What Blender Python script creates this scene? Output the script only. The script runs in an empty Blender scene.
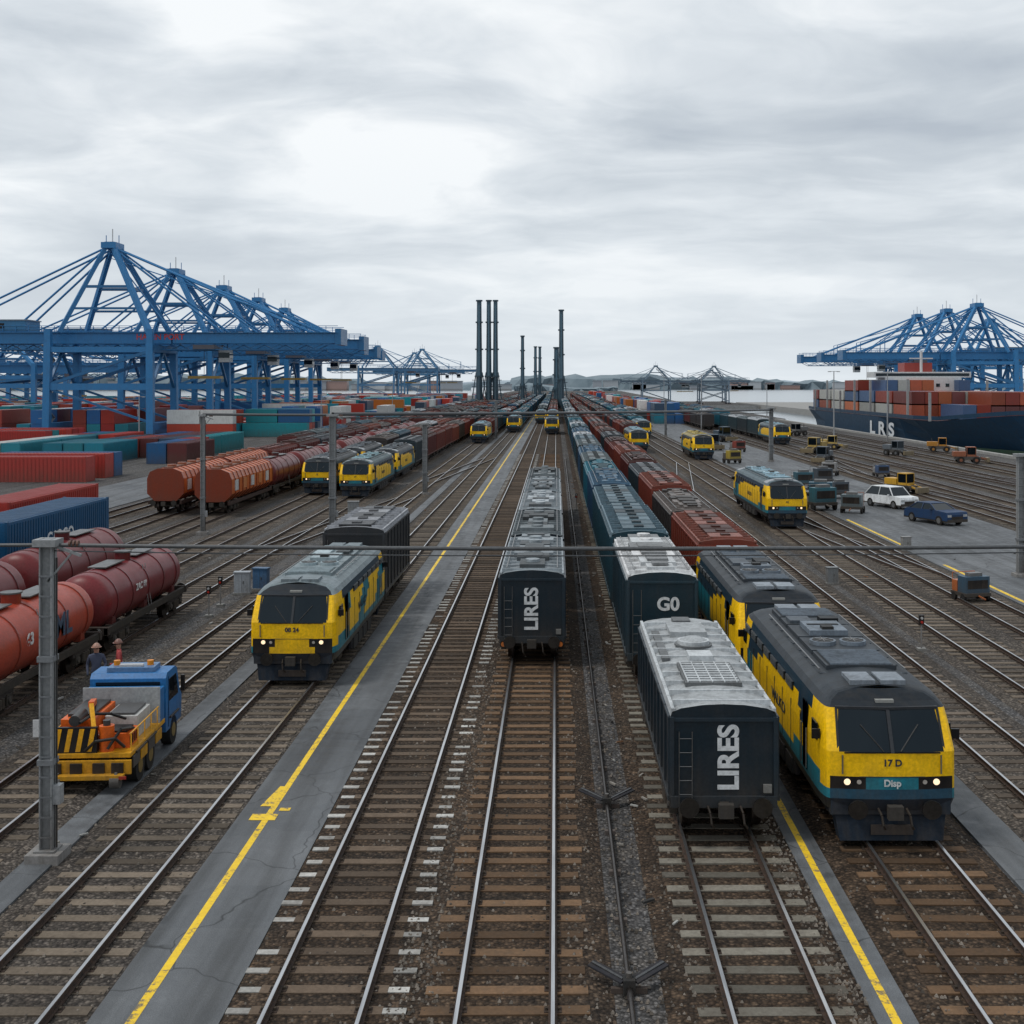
import bpy, math, random, bmesh
from mathutils import Vector, Matrix
R=random.Random(7)
rad=math.radians
scene=bpy.context.scene
# ------------------------------------------------------------------ materials
def newmat(name):
    m=bpy.data.materials.new(name); m.use_nodes=True
    nt=m.node_tree; b=nt.nodes['Principled BSDF']; return m,nt,b
def N(nt,t,**k):
    n=nt.nodes.new(t)
    for a,v in k.items(): setattr(n,a,v)
    return n
def math_n(nt,op,a,b=None,clamp=False):
    n=N(nt,'ShaderNodeMath',operation=op); n.use_clamp=clamp
    for i,x in enumerate((a,b)):
        if x is None: continue
        if isinstance(x,(int,float)): n.inputs[i].default_value=x
        else: nt.links.new(x,n.inputs[i])
    return n.outputs[0]
def noise(nt,vec,scale,detail=4,rough=.55,sc3=None):
    if sc3:
        mp=N(nt,'ShaderNodeMapping'); mp.inputs['Scale'].default_value=sc3
        nt.links.new(vec,mp.inputs['Vector']); vec=mp.outputs[0]
    n=N(nt,'ShaderNodeTexNoise'); n.inputs['Scale'].default_value=scale
    n.inputs['Detail'].default_value=detail; n.inputs['Roughness'].default_value=rough
    nt.links.new(vec,n.inputs['Vector']); return n.outputs['Fac']
def ramp(nt,fac,stops):
    r=N(nt,'ShaderNodeValToRGB'); e=r.color_ramp.elements
    while len(e)<len(stops): e.new(.5)
    for i,(p,c) in enumerate(stops):
        e[i].position=p; e[i].color=(*c,1) if len(c)==3 else c
    nt.links.new(fac,r.inputs[0]); return r.outputs[0]
def mixc(nt,fac,a,b,mode='MIX'):
    n=N(nt,'ShaderNodeMix',data_type='RGBA',blend_type=mode)
    for s,x in ((0,fac),(6,a),(7,b)):
        if isinstance(x,(int,float)): n.inputs[s].default_value=x
        elif isinstance(x,tuple): n.inputs[s].default_value=(*x,1)
        else: nt.links.new(x,n.inputs[s])
    return n.outputs[2]
def bump(nt,b,h,st,dist=.02):
    n=N(nt,'ShaderNodeBump'); n.inputs['Strength'].default_value=st; n.inputs['Distance'].default_value=dist
    nt.links.new(h,n.inputs['Height']); nt.links.new(n.outputs[0],b.inputs['Normal'])
def objc(nt):
    return N(nt,'ShaderNodeTexCoord').outputs['Object']

def attr_mat(name,rough,metal=0,dirt=.35,dirtcol=(.09,.07,.055),bmp=.0,spec=.4,low=False):
    m,nt,b=newmat(name)
    a=N(nt,'ShaderNodeAttribute',attribute_name='Col'); oc=objc(nt)
    n1=noise(nt,oc,1.3,6,.65)
    n2=noise(nt,oc,1.0,5,.6,sc3=(5,5,.7))
    n3=noise(nt,oc,14,4,.6)
    f=math_n(nt,'MULTIPLY',n1,n2); f=math_n(nt,'SUBTRACT',f,.2); f=math_n(nt,'MULTIPLY',f,dirt*5,clamp=True)
    c=mixc(nt,f,a.outputs['Color'],dirtcol)
    if low: # brake dust and road grime low on the bodies
        sx=N(nt,'ShaderNodeSeparateXYZ'); nt.links.new(oc,sx.inputs[0])
        zf=math_n(nt,'MULTIPLY',sx.outputs[2],-.75); zf=math_n(nt,'ADD',zf,1.25,clamp=True)
        zf=math_n(nt,'MULTIPLY',zf,math_n(nt,'MULTIPLY',n2,1.1)); zf=math_n(nt,'MULTIPLY',zf,.75,clamp=True)
        c=mixc(nt,zf,c,(.085,.064,.046))
    v=ramp(nt,n3,[(.3,(.78,.78,.78)),(.7,(1.12,1.12,1.12))])
    c=mixc(nt,1.0,c,v,'MULTIPLY')
    nt.links.new(c,b.inputs['Base Color'])
    b.inputs['Metallic'].default_value=metal; b.inputs['Specular IOR Level'].default_value=spec
    r=math_n(nt,'MULTIPLY_ADD',n1,.35); r.node.inputs[2].default_value=rough-.17
    nt.links.new(r,b.inputs['Roughness'])
    if bmp: bump(nt,b,n3,bmp,.01)
    return m
M_PAINT=attr_mat('painted_steel',.38,0,.2,(.07,.055,.045),spec=.3,low=True)
M_MATTE=attr_mat('matte_grime',.85,0,.45,(.07,.055,.042),bmp=.3,spec=.2)
M_METAL=attr_mat('bare_metal',.38,.9,.15)
M_ROOF=attr_mat('weathered_roof',.5,.0,.45,(.04,.037,.034),bmp=.2,spec=.18)
m,nt,b=newmat('dark_glass'); b.inputs['Base Color'].default_value=(.004,.007,.01,1); b.inputs['Roughness'].default_value=.05; b.inputs['Specular IOR Level'].default_value=.35; b.inputs['Specular Tint'].default_value=(.75,.9,1,1); M_GLASS=m
m,nt,b=newmat('lamp_lens'); b.inputs['Base Color'].default_value=(.9,.85,.7,1)
b.inputs['Emission Color'].default_value=(1,.66,.36,1); b.inputs['Emission Strength'].default_value=1.0; M_LAMP=m
m,nt,b=newmat('rail_top'); oc=objc(nt); n=noise(nt,oc,2,4,.6,sc3=(6,.4,1))
nt.links.new(ramp(nt,n,[(.3,(.42,.42,.43)),(.7,(.66,.67,.68))]),b.inputs['Base Color']); b.inputs['Metallic'].default_value=.95; b.inputs['Roughness'].default_value=.3; M_RTOP=m
m,nt,b=newmat('rail_rust'); oc=objc(nt); n=noise(nt,oc,9,4,.6)
nt.links.new(ramp(nt,n,[(.3,(.022,.016,.013)),(.7,(.075,.042,.026))]),b.inputs['Base Color']); b.inputs['Roughness'].default_value=.8; M_RUST=m

def gravel(name,c1,c2,c3,scale=16,bs=.9,big=.12):
    m,nt,b=newmat(name); oc=objc(nt)
    v=N(nt,'ShaderNodeTexVoronoi'); v.inputs['Scale'].default_value=scale; nt.links.new(oc,v.inputs['Vector'])
    sep=N(nt,'ShaderNodeSeparateColor'); nt.links.new(v.outputs['Color'],sep.inputs[0])
    n=noise(nt,oc,big,6,.62); n2=noise(nt,oc,1.1,6,.65); n5=noise(nt,oc,1,5,.6,sc3=(.9,.05,1))
    c=mixc(nt,ramp(nt,n,[(.38,(0,0,0)),(.62,(1,1,1))]),c1,c2)
    c=mixc(nt,ramp(nt,n2,[(.48,(0,0,0)),(.72,(1,1,1))]),c,c3)
    c=mixc(nt,1.0,c,ramp(nt,n5,[(.35,(.68,.66,.64)),(.62,(1.15,1.15,1.15))]),'MULTIPLY')
    st=ramp(nt,sep.outputs[0],[(0,(.4,.4,.4)),(.75,(1.05,1.05,1.05)),(1,(1.9,1.9,1.9))])
    c=mixc(nt,1.0,c,st,'MULTIPLY')
    dd=ramp(nt,v.outputs['Distance'],[(.2,(1,1,1)),(.75,(.4,.4,.4))])
    c=mixc(nt,1.0,c,dd,'MULTIPLY')
    nt.links.new(c,b.inputs['Base Color']); b.inputs['Roughness'].default_value=.9; b.inputs['Specular IOR Level'].default_value=.25
    h=math_n(nt,'MULTIPLY',v.outputs['Distance'],-1.0)
    bump(nt,b,h,bs,.04); return m
M_GRAVEL=gravel('yard_gravel',(.155,.15,.147),(.115,.113,.115),(.165,.145,.125))
M_BALL=gravel('ballast',(.13,.108,.088),(.095,.082,.072),(.155,.135,.115),15,1,.3)
M_BALLD=gravel('ballast_oily',(.085,.055,.034),(.058,.042,.03),(.13,.09,.06),15,1,.4)

m,nt,b=newmat('asphalt'); oc=objc(nt)
n1=noise(nt,oc,.22,6,.6); n2=noise(nt,oc,2.2,5,.65); n3=noise(nt,oc,55,3,.6)
n4=noise(nt,oc,1,5,.6,sc3=(1.6,.08,1))
c=ramp(nt,n1,[(.32,(.08,.087,.095)),(.7,(.125,.134,.144))])
c=mixc(nt,1.0,c,ramp(nt,n2,[(.3,(.72,.72,.72)),(.7,(1.2,1.19,1.17))]),'MULTIPLY')
c=mixc(nt,1.0,c,ramp(nt,n3,[(.3,(.65,.65,.65)),(.7,(1.35,1.35,1.35))]),'MULTIPLY')
c=mixc(nt,1.0,c,ramp(nt,n4,[(.35,(.62,.61,.60)),(.6,(1.1,1.1,1.1))]),'MULTIPLY')
dv=N(nt,'ShaderNodeVectorMath',operation='ADD'); nc=N(nt,'ShaderNodeTexNoise'); nc.inputs['Scale'].default_value=.9; nt.links.new(oc,nc.inputs['Vector'])
nt.links.new(oc,dv.inputs[0]); nt.links.new(nc.outputs['Color'],dv.inputs[1])
vo=N(nt,'ShaderNodeTexVoronoi',feature='DISTANCE_TO_EDGE'); vo.inputs['Scale'].default_value=.28; nt.links.new(dv.outputs[0],vo.inputs['Vector'])
c=mixc(nt,1.0,c,ramp(nt,vo.outputs['Distance'],[(0,(.3,.3,.3)),(.006,(1,1,1))]),'MULTIPLY')
bk=N(nt,'ShaderNodeTexVoronoi',distance='CHEBYCHEV'); bk.inputs['Scale'].default_value=.33; nt.links.new(oc,bk.inputs['Vector'])
sp_=N(nt,'ShaderNodeSeparateColor'); nt.links.new(bk.outputs['Color'],sp_.inputs[0])
c=mixc(nt,1.0,c,ramp(nt,sp_.outputs[0],[(.72,(1,1,1)),(.73,(.8,.81,.82)),(.9,(.8,.81,.82)),(.91,(1.1,1.09,1.08))]),'MULTIPLY')
nt.links.new(c,b.inputs['Base Color']); nt.links.new(ramp(nt,n2,[(.35,(.45,.45,.45)),(.65,(.85,.85,.85))]),b.inputs['Roughness'])
bump(nt,b,n3,.35,.006); M_ASPH=m

m,nt,b=newmat('yellow_line_paint'); oc=objc(nt); n=noise(nt,oc,7,7,.75); n2=noise(nt,oc,.8,4,.6)
f=math_n(nt,'MULTIPLY_ADD',n2,.35); nt.links.new(n,f.node.inputs[2])
nt.links.new(ramp(nt,f,[(.5,(.9,.60,.01)),(.72,(.74,.48,.02)),(.79,(.16,.13,.08))]),b.inputs['Base Color']); b.inputs['Roughness'].default_value=.6; M_YEL=m

m,nt,b=newmat('harbour_water'); oc=objc(nt); n=noise(nt,oc,.35,5,.6,sc3=(1,.6,1))
b.inputs['Base Color'].default_value=(.17,.21,.24,1); b.inputs['Roughness'].default_value=.14; b.inputs['IOR'].default_value=1.33
bump(nt,b,n,.12,.3); M_WATER=m
m,nt,b=newmat('concrete'); oc=objc(nt); n=noise(nt,oc,1.2,6,.65)
nt.links.new(ramp(nt,n,[(.3,(.2,.195,.185)),(.7,(.34,.335,.32))]),b.inputs['Base Color']); b.inputs['Roughness'].default_value=.85; M_CONC=m
m,nt,b=newmat('hazy_foliage'); oc=objc(nt); n=noise(nt,oc,.02,6,.7)
nt.links.new(ramp(nt,n,[(.35,(.14,.19,.22)),(.7,(.22,.27,.30))]),b.inputs['Base Color']); b.inputs['Roughness'].default_value=1; M_TREE=m  # foliage paled towards blue-grey: distance haze put into the colour
m,nt,b=newmat('hazy_hills'); oc=objc(nt); n=noise(nt,oc,.01,6,.7)
nt.links.new(ramp(nt,n,[(.35,(.30,.37,.42)),(.7,(.38,.44,.49))]),b.inputs['Base Color']); b.inputs['Roughness'].default_value=1; M_HILL=m  # hills lighter and bluer still, aerial haze painted into their colour

# ------------------------------------------------------------------ mesh builder
class B:
    def __init__(s): s.v=[];s.f=[];s.m=[];s.c=[];s.s=[]; s.mats=[]
    def mi(s,m):
        if m not in s.mats: s.mats.append(m)
        return s.mats.index(m)
    def add(s,vs,fs,col,mat,sm=False):
        o=len(s.v); s.v+= [tuple(p) for p in vs]; k=s.mi(mat)
        for f in fs: s.f.append([o+i for i in f]); s.m.append(k); s.c.append(col); s.s.append(sm)
    def box(s,x0,x1,y0,y1,z0,z1,col=(.1,.1,.1),mat=None,bottom=True):
        v=[(x0,y0,z0),(x1,y0,z0),(x1,y1,z0),(x0,y1,z0),(x0,y0,z1),(x1,y0,z1),(x1,y1,z1),(x0,y1,z1)]
        f=[(4,5,6,7),(0,1,5,4),(1,2,6,5),(2,3,7,6),(3,0,4,7)]
        if bottom: f.append((3,2,1,0))
        s.add(v,f,col,mat or M_PAINT)
    def beam(s,p0,p1,w,h,col,mat=None):
        p0=Vector(p0);p1=Vector(p1);d=(p1-p0).normalized()
        up=Vector((0,0,1)) if abs(d.z)<.95 else Vector((0,1,0))
        a=d.cross(up).normalized()*w/2; c=a.cross(d).normalized()*h/2
        v=[p0-a-c,p0+a-c,p0+a+c,p0-a+c,p1-a-c,p1+a-c,p1+a+c,p1-a+c]
        s.add(v,[(0,3,2,1),(4,5,6,7),(0,1,5,4),(1,2,6,5),(2,3,7,6),(3,0,4,7)],col,mat or M_PAINT)
    def cyl(s,p0,p1,r0,r1=None,n=12,col=(.1,.1,.1),mat=None,caps=True):
        r1=r0 if r1 is None else r1
        p0=Vector(p0);p1=Vector(p1);d=(p1-p0).normalized()
        up=Vector((0,0,1)) if abs(d.z)<.95 else Vector((0,1,0))
        a=d.cross(up).normalized(); c=a.cross(d).normalized(); v=[]
        for p,r in((p0,r0),(p1,r1)):
            for i in range(n):
                t=2*math.pi*i/n; v.append(p+a*math.cos(t)*r+c*math.sin(t)*r)
        f=[(i,(i+1)%n,n+(i+1)%n,n+i) for i in range(n)]
        s.add(v,f,col,mat or M_PAINT,True)
        if caps:
            s.add(v[:n],[tuple(range(n))[::-1]],col,mat or M_PAINT); s.add(v[n:],[tuple(range(n))],col,mat or M_PAINT)
    def lathe(s,prof,xc,zc,n,col,mat=None):
        v=[];f=[]
        for (y,r) in prof:
            for i in range(n):
                t=2*math.pi*i/n; v.append((xc+math.cos(t)*r,y,zc+math.sin(t)*r))
        for k in range(len(prof)-1):
            for i in range(n): f.append((k*n+i,k*n+(i+1)%n,(k+1)*n+(i+1)%n,(k+1)*n+i))
        s.add(v,f,col,mat or M_PAINT,True)
    def extr(s,ring,y0,y1,col,mat=None,sm=False):
        n=len(ring); v=[(x,y0,z) for x,z in ring]+[(x,y1,z) for x,z in ring]
        s.add(v,[(i,(i+1)%n,n+(i+1)%n,n+i) for i in range(n)],col,mat or M_PAINT,sm)
        s.add(v[:n],[tuple(range(n))[::-1]],col,mat or M_PAINT); s.add(v[n:],[tuple(range(n))],col,mat or M_PAINT)
    def prismx(s,ring,x0,x1,col,mat=None):
        n=len(ring); v=[(x0,y,z) for y,z in ring]+[(x1,y,z) for y,z in ring]
        s.add(v,[(i,(i+1)%n,n+(i+1)%n,n+i) for i in range(n)],col,mat or M_PAINT)
        s.add(v[:n],[tuple(range(n))[::-1]],col,mat or M_PAINT); s.add(v[n:],[tuple(range(n))],col,mat or M_PAINT)
    def mesh(s,name):
        me=bpy.data.meshes.new(name); me.from_pydata(s.v,[],s.f)
        for m in s.mats: me.materials.append(m)
        me.polygons.foreach_set('material_index',s.m); me.polygons.foreach_set('use_smooth',s.s)
        ca=me.color_attributes.new('Col','FLOAT_COLOR','CORNER'); d=[]
        for f,c in zip(s.f,s.c): d+= [c[0],c[1],c[2],1]*len(f)
        ca.data.foreach_set('color',d)
        bm=bmesh.new(); bm.from_mesh(me); bmesh.ops.recalc_face_normals(bm,faces=bm.faces); bm.to_mesh(me); bm.free()
        me.update(); return me
    def obj(s,name,loc=(0,0,0),rz=0,bevel=0):
        return place(s.mesh(name),name,loc,rz,bevel)
def place(me,name,loc=(0,0,0),rz=0,bevel=0):
    o=bpy.data.objects.new(name,me); o.location=loc; o.rotation_euler=(0,0,rz); scene.collection.objects.link(o)
    if bevel:
        md=o.modifiers.new('bevel','BEVEL'); md.width=bevel; md.segments=2; md.limit_method='ANGLE'; md.angle_limit=rad(35)
    return o
_tm={}
def text(parent,name,s,size,loc,rot,col,sx=1,bold=.0):
    if col not in _tm:
        m,nt,b=newmat('lettering'); oc=objc(nt); n=noise(nt,oc,6,5,.7)
        nt.links.new(ramp(nt,n,[(.3,tuple(x*.6 for x in col)),(.55,col)]),b.inputs['Base Color']); b.inputs['Roughness'].default_value=.5; _tm[col]=m
    cu=bpy.data.curves.new(name,'FONT'); cu.body=s; cu.size=size; cu.extrude=.004; cu.offset=bold; cu.align_x='CENTER'; cu.align_y='CENTER'
    cu.materials.append(_tm[col])
    o=bpy.data.objects.new(name,cu); scene.collection.objects.link(o); o.parent=parent; o.location=loc; o.rotation_euler=rot; o.scale=(sx,1,1); return o
H2=math.pi/2
RT=.22
def sh(c,a,b_): 
    k=R.uniform(a,b_); return tuple(v*k for v in c)
# ------------------------------------------------------------------ palette
NAVY=(.013,.036,.058); TEAL=(.012,.19,.25); YEL=(.96,.56,.005); BLK=(.006,.006,.008); DG=(.04,.045,.05); LG=(.34,.36,.38)
CBLUE=(.035,.19,.42)
# ------------------------------------------------------------------ setting : ground, water, tracks
b=B(); edge=[(-230,-60),(62,-60),(62,335),(66,345),(68,560),(95,562),(95,690),(70,692),(92,1700),(-60,1700),(-60,1000),(-125,850),(-230,560)]
n=len(edge); b.add([(x,y,0) for x,y in edge],[tuple(range(n))],(0,0,0),M_GRAVEL)
b.add([(x,y,0) for x,y in edge]+[(x,y,-4) for x,y in edge],[(i,(i+1)%n,n+(i+1)%n,n+i) for i in range(n)],(0,0,0),M_CONC)
b.obj('ground')
b=B(); b.add([(96,330,.3),(420,330,.3),(420,640,.3),(96,640,.3),(96,330,-4),(420,330,-4),(420,640,-4),(96,640,-4)],[(0,1,2,3),(0,1,5,4),(1,2,6,5),(2,3,7,6),(3,0,4,7)],(0,0,0),M_CONC); b.obj('harbour_quay')
b=B(); b.add([(-12000,-400,-2),(12000,-400,-2),(12000,14000,-2),(-12000,14000,-2)],[(0,1,2,3)],(0,0,0),M_WATER); b.obj('harbour_water')
b=B(); b.box(61,61.9,-60,334,0,.35,(0,0,0),M_CONC); b.obj('quay_kerb')

def rail(bd,x,y0,y1):
    z=.09
    for sx0,sx1,z0,z1,mt in((-.07,.07,z,z+.02,M_RUST),(-.012,.012,z+.02,z+.105,M_RUST),(-.036,.036,z+.105,z+.128,M_RUST)):
        bd.box(x+sx0,x+sx1,y0,y1,z0,z1,(0,0,0),mt)
    bd.add([(x-.03,y0,z+.132),(x+.03,y0,z+.132),(x+.03,y1,z+.132),(x-.03,y1,z+.132)],[(0,1,2,3)],(0,0,0),M_RTOP)
def track(x,y0=10,y1=1500,style='brown',ymax=170,dy=.66,ball=None):
    bd=B(); hw=1.75
    bm=ball or M_BALL
    bd.add([(x-hw,y0,.004),(x-1.4,y0,.055),(x+1.4,y0,.055),(x+hw,y0,.004),(x-hw,y1,.004),(x-1.4,y1,.055),(x+1.4,y1,.055),(x+hw,y1,.004)],[(0,1,5,4),(1,2,6,5),(2,3,7,6)],(0,0,0),bm)
    y=y0+.3
    while y<min(y1,ymax):
        t=R.uniform(-.03,.03); l=1.3+R.uniform(-.05,.06); sk=R.uniform(-.025,.025)
        base={'concrete':(.19,.175,.145),'timber':(.155,.125,.095),'rusty':(.145,.088,.05),'ends':(.13,.095,.068)}.get(style,(.14,.112,.088))
        c=sh(base,.5,1.35)
        zt=.082+R.uniform(-.016,.006)
        if style=='ends':
            bd.box(x-1.05,x+1.05,y+t,y+.25+t,.03,zt,c,M_MATTE,False)
            for s in(-1,1):
                e=sh((.52,.51,.48),.5,1.1)
                if R.random()<.9: 
                    a=s*1.05;q=s*(l+.1); bd.box(x+min(a,q),x+max(a,q),y+t+.03,y+.2+t,.03,zt-.004,e,M_MATTE,False)
        else:
            v=[(x-l,y+t-sk,.03),(x+l,y+t+sk,.03),(x+l,y+.26+t+sk,.03),(x-l,y+.26+t-sk,.03)]; v+=[(p[0],p[1],zt) for p in v]
            bd.add(v,[(4,5,6,7),(0,1,5,4),(1,2,6,5),(3,0,4,7)],c,M_MATTE)
        if y<60:
            for s in(-.75,.75):
                bd.box(x+s-.14,x+s+.14,y+.04,y+.22,zt,zt+.012,(.05,.035,.028),M_MATTE,False)
                bd.box(x+s-.12,x+s-.085,y+.1,y+.16,zt+.012,zt+.05,(.05,.04,.03),M_MATTE,False); bd.box(x+s+.085,x+s+.12,y+.1,y+.16,zt+.012,zt+.05,(.05,.04,.03),M_MATTE,False)
        y+=dy
    rail(bd,x-.75,y0,y1); rail(bd,x+.75,y0,y1)
    return bd.obj('railway_track')
track(-.8,style='rusty',ball=M_BALLD); track(-3.8,style='ends',ball=M_BALLD); track(-8.7,style='timber'); track(-12.9,style='timber')
track(3.5,style='concrete',ball=M_BALLD); track(7.4,style='rusty',ball=M_BALLD); track(11.9,style='brown'); track(15.8,style='timber'); track(19.2,style='brown')
for x in(-17.3,-21.3,-25.6,-29.6,-33.6): track(x,style='brown',y0=25)
for x in(33,37,41.5,46,50.5,55): track(x,style=R.choice(['timber','brown']),y0=60)
for (xa,ya,xb,yb) in((15.8,150,11.9,110),(37,75,33,118),(46,110,41.5,150),(-12.9,120,-8.7,160),(50.5,90,46,130),(33,130,37,175),(19.2,62,15.8,96),(-17.3,70,-12.9,104)):
    bd=B()
    for s in(-.75,.75): bd.beam((xa+s,ya,.16),(xb+s,yb,.16),.07,.12,(0,0,0),M_RUST); bd.beam((xa+s,ya,.225),(xb+s,yb,.225),.06,.012,(0,0,0),M_RTOP)
    bd.obj('railway_switch')

def sheet(name,pts,z,mat):
    b=B(); n=len(pts); v=[(x,y,z) for x,y in pts]; f=[tuple(range(n))]
    v+=[(x,y,0) for x,y in pts]; f+=[(i,(i+1)%n,n+(i+1)%n,n+i) for i in range(n)]
    b.add(v,f,(0,0,0),mat); return b.obj(name)
sheet('access_road',[(-7.3,5),(-5.24,5),(-5.24,700),(-7.3,700)],.07,M_ASPH)
sheet('access_road',[(-11.1,22),(-10.45,22),(-10.45,300),(-11.1,300)],.05,M_ASPH)
sheet('access_road',[(5.0,5),(5.64,5),(5.64,500),(5.0,500)],.07,M_ASPH)
sheet('access_road',[(9.17,5),(10.14,5),(10.14,500),(9.17,500)],.07,M_ASPH)
sheet('service_road',[(21.0,20),(31,20),(31,420),(21.0,420)],.06,M_ASPH)
sheet('service_road',[(-44,60),(-35.8,60),(-35.8,600),(-44,600)],.05,M_ASPH)
def line(pts,z=.074):
    b=B(); b.add([(x,y,z) for x,y in pts],[tuple(range(len(pts)))],(0,0,0),M_YEL); return b
def vline(x,w,y0,y1,z=.074): return line([(x-w/2,y0),(x+w/2,y0),(x+w/2,y1),(x-w/2,y1)],z)
vline(-6.62,.15,5,420).obj('yellow_road_marking')
vline(5.3,.15,5,260).obj('yellow_road_marking')
vline(21.35,.2,30,66,.064).obj('yellow_road_marking'); vline(21.35,.2,74,88,.064).obj('yellow_road_marking')
bb=line([(-7.0,27.3),(-6.4,27.3),(-6.4,27.7),(-7.0,27.7)],.078)
bb.add([(-6.95,28.2,.078),(-6.6,28.2,.078),(-6.6,29.6,.078),(-6.8,29.6,.078)],[(0,1,2,3)],(0,0,0),M_YEL)
bb.add([(-6.45,27.9,.078),(-6.2,27.9,.078),(-6.2,28.1,.078),(-6.45,28.1,.078)],[(0,1,2,3)],(0,0,0),M_YEL); bb.obj('yellow_road_marking')
b=B(); b.cyl((1.2,8,.12),(1.2,160,.12),.045,n=8,col=(.09,.08,.075),mat=M_METAL)
y=9
while y<160: b.box(1.08,1.32,y,y+.12,0,.09,(.12,.1,.09),M_MATTE); y+=2.2
b.obj('point_rodding')
for yy in(19.7,28.3):
    b=B()
    for s in(-1,1):
        b.beam((s*.08,0,.2),(s*.62,.35,.33),.22,.035,(.03,.03,.035),M_MATTE); b.beam((s*.1,.02,.225),(s*.6,.34,.355),.05,.03,(.12,.12,.12),M_METAL)
    b.box(-.1,.1,-.12,.12,0,.26,(.03,.03,.03),M_MATTE); b.box(-.3,.3,-.04,.04,0,.1,(.09,.07,.06),M_MATTE); b.cyl((0,0,.26),(0,0,.34),.05,n=8,col=(.1,.1,.1)); b.box(-.05,.05,-.5,.5,.08,.14,(.06,.05,.05),M_METAL)
    b.obj('point_lever',(1.2,yy,0),0,.008)

# ------------------------------------------------------------------ vehicles
def bogie(b,yc,n=2,r=.44,hw=1.02,pitch=1.7):
    off=[(i-(n-1)/2)*pitch for i in range(n)]
    for o in off:
        for s in(-1,1):
            b.cyl((s*.72,yc+o,r),(s*.86,yc+o,r),r,n=20,col=(.05,.04,.035),mat=M_METAL)
            b.cyl((s*.66,yc+o,r),(s*.72,yc+o,r),r+.03,n=20,col=(.06,.05,.045),mat=M_METAL)
            b.box(s*hw-.09,s*hw+.09,yc+o-.17,yc+o+.17,r-.15,r+.17,(.04,.035,.03),M_MATTE)
            b.cyl((s*(hw+.09),yc+o,r),(s*(hw+.13),yc+o,r),.1,n=10,col=(.06,.06,.06))
        b.cyl((-.7,yc+o,r),(.7,yc+o,r),.08,n=8,col=(.05,.045,.04),mat=M_MATTE)
    l=pitch*(n-1)/2+.35
    for s in(-1,1):
        b.box(s*hw-.06,s*hw+.06,yc-l,yc+l,r+.1,r+.3,(.035,.03,.028),M_MATTE)
        b.box(s*hw-.08,s*hw+.1,yc-.3,yc+.3,r-.18,r+.12,(.04,.035,.03),M_MATTE)
        for q in(-.18,0,.18): b.cyl((s*(hw+.1),yc+q,r-.15),(s*(hw+.1),yc+q,r+.14),.06,n=8,col=(.06,.055,.05))
    b.box(-hw+.1,hw-.1,yc-.3,yc+.3,r,r+.3,(.03,.025,.02),M_MATTE)
def buffers(b,y,sgn,z=.95,col=(.03,.03,.03)):
    for s in(-.78,.78):
        b.cyl((s,y,z),(s,y+sgn*.32,z),.1,n=12,col=col); b.cyl((s,y+sgn*.32,z),(s,y+sgn*.38,z),.21,n=16,col=(.06,.055,.05),mat=M_METAL)
    b.box(-.1,.1,min(y,y+sgn*.4),max(y,y+sgn*.4),z-.14,z+.04,(.04,.035,.03),M_MATTE); b.box(-.16,.16,min(y+sgn*.3,y+sgn*.46),max(y+sgn*.3,y+sgn*.46),z-.2,z+.1,(.05,.045,.04),M_MATTE)
def hose(b,x,y,z):
    pts=[(x,y,z),(x+.03,y-.18,z-.1),(x+.05,y-.22,z-.3),(x+.12,y-.12,z-.42)]
    for p,q in zip(pts,pts[1:]): b.cyl(p,q,.028,n=6,col=(.012,.012,.012))

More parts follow.
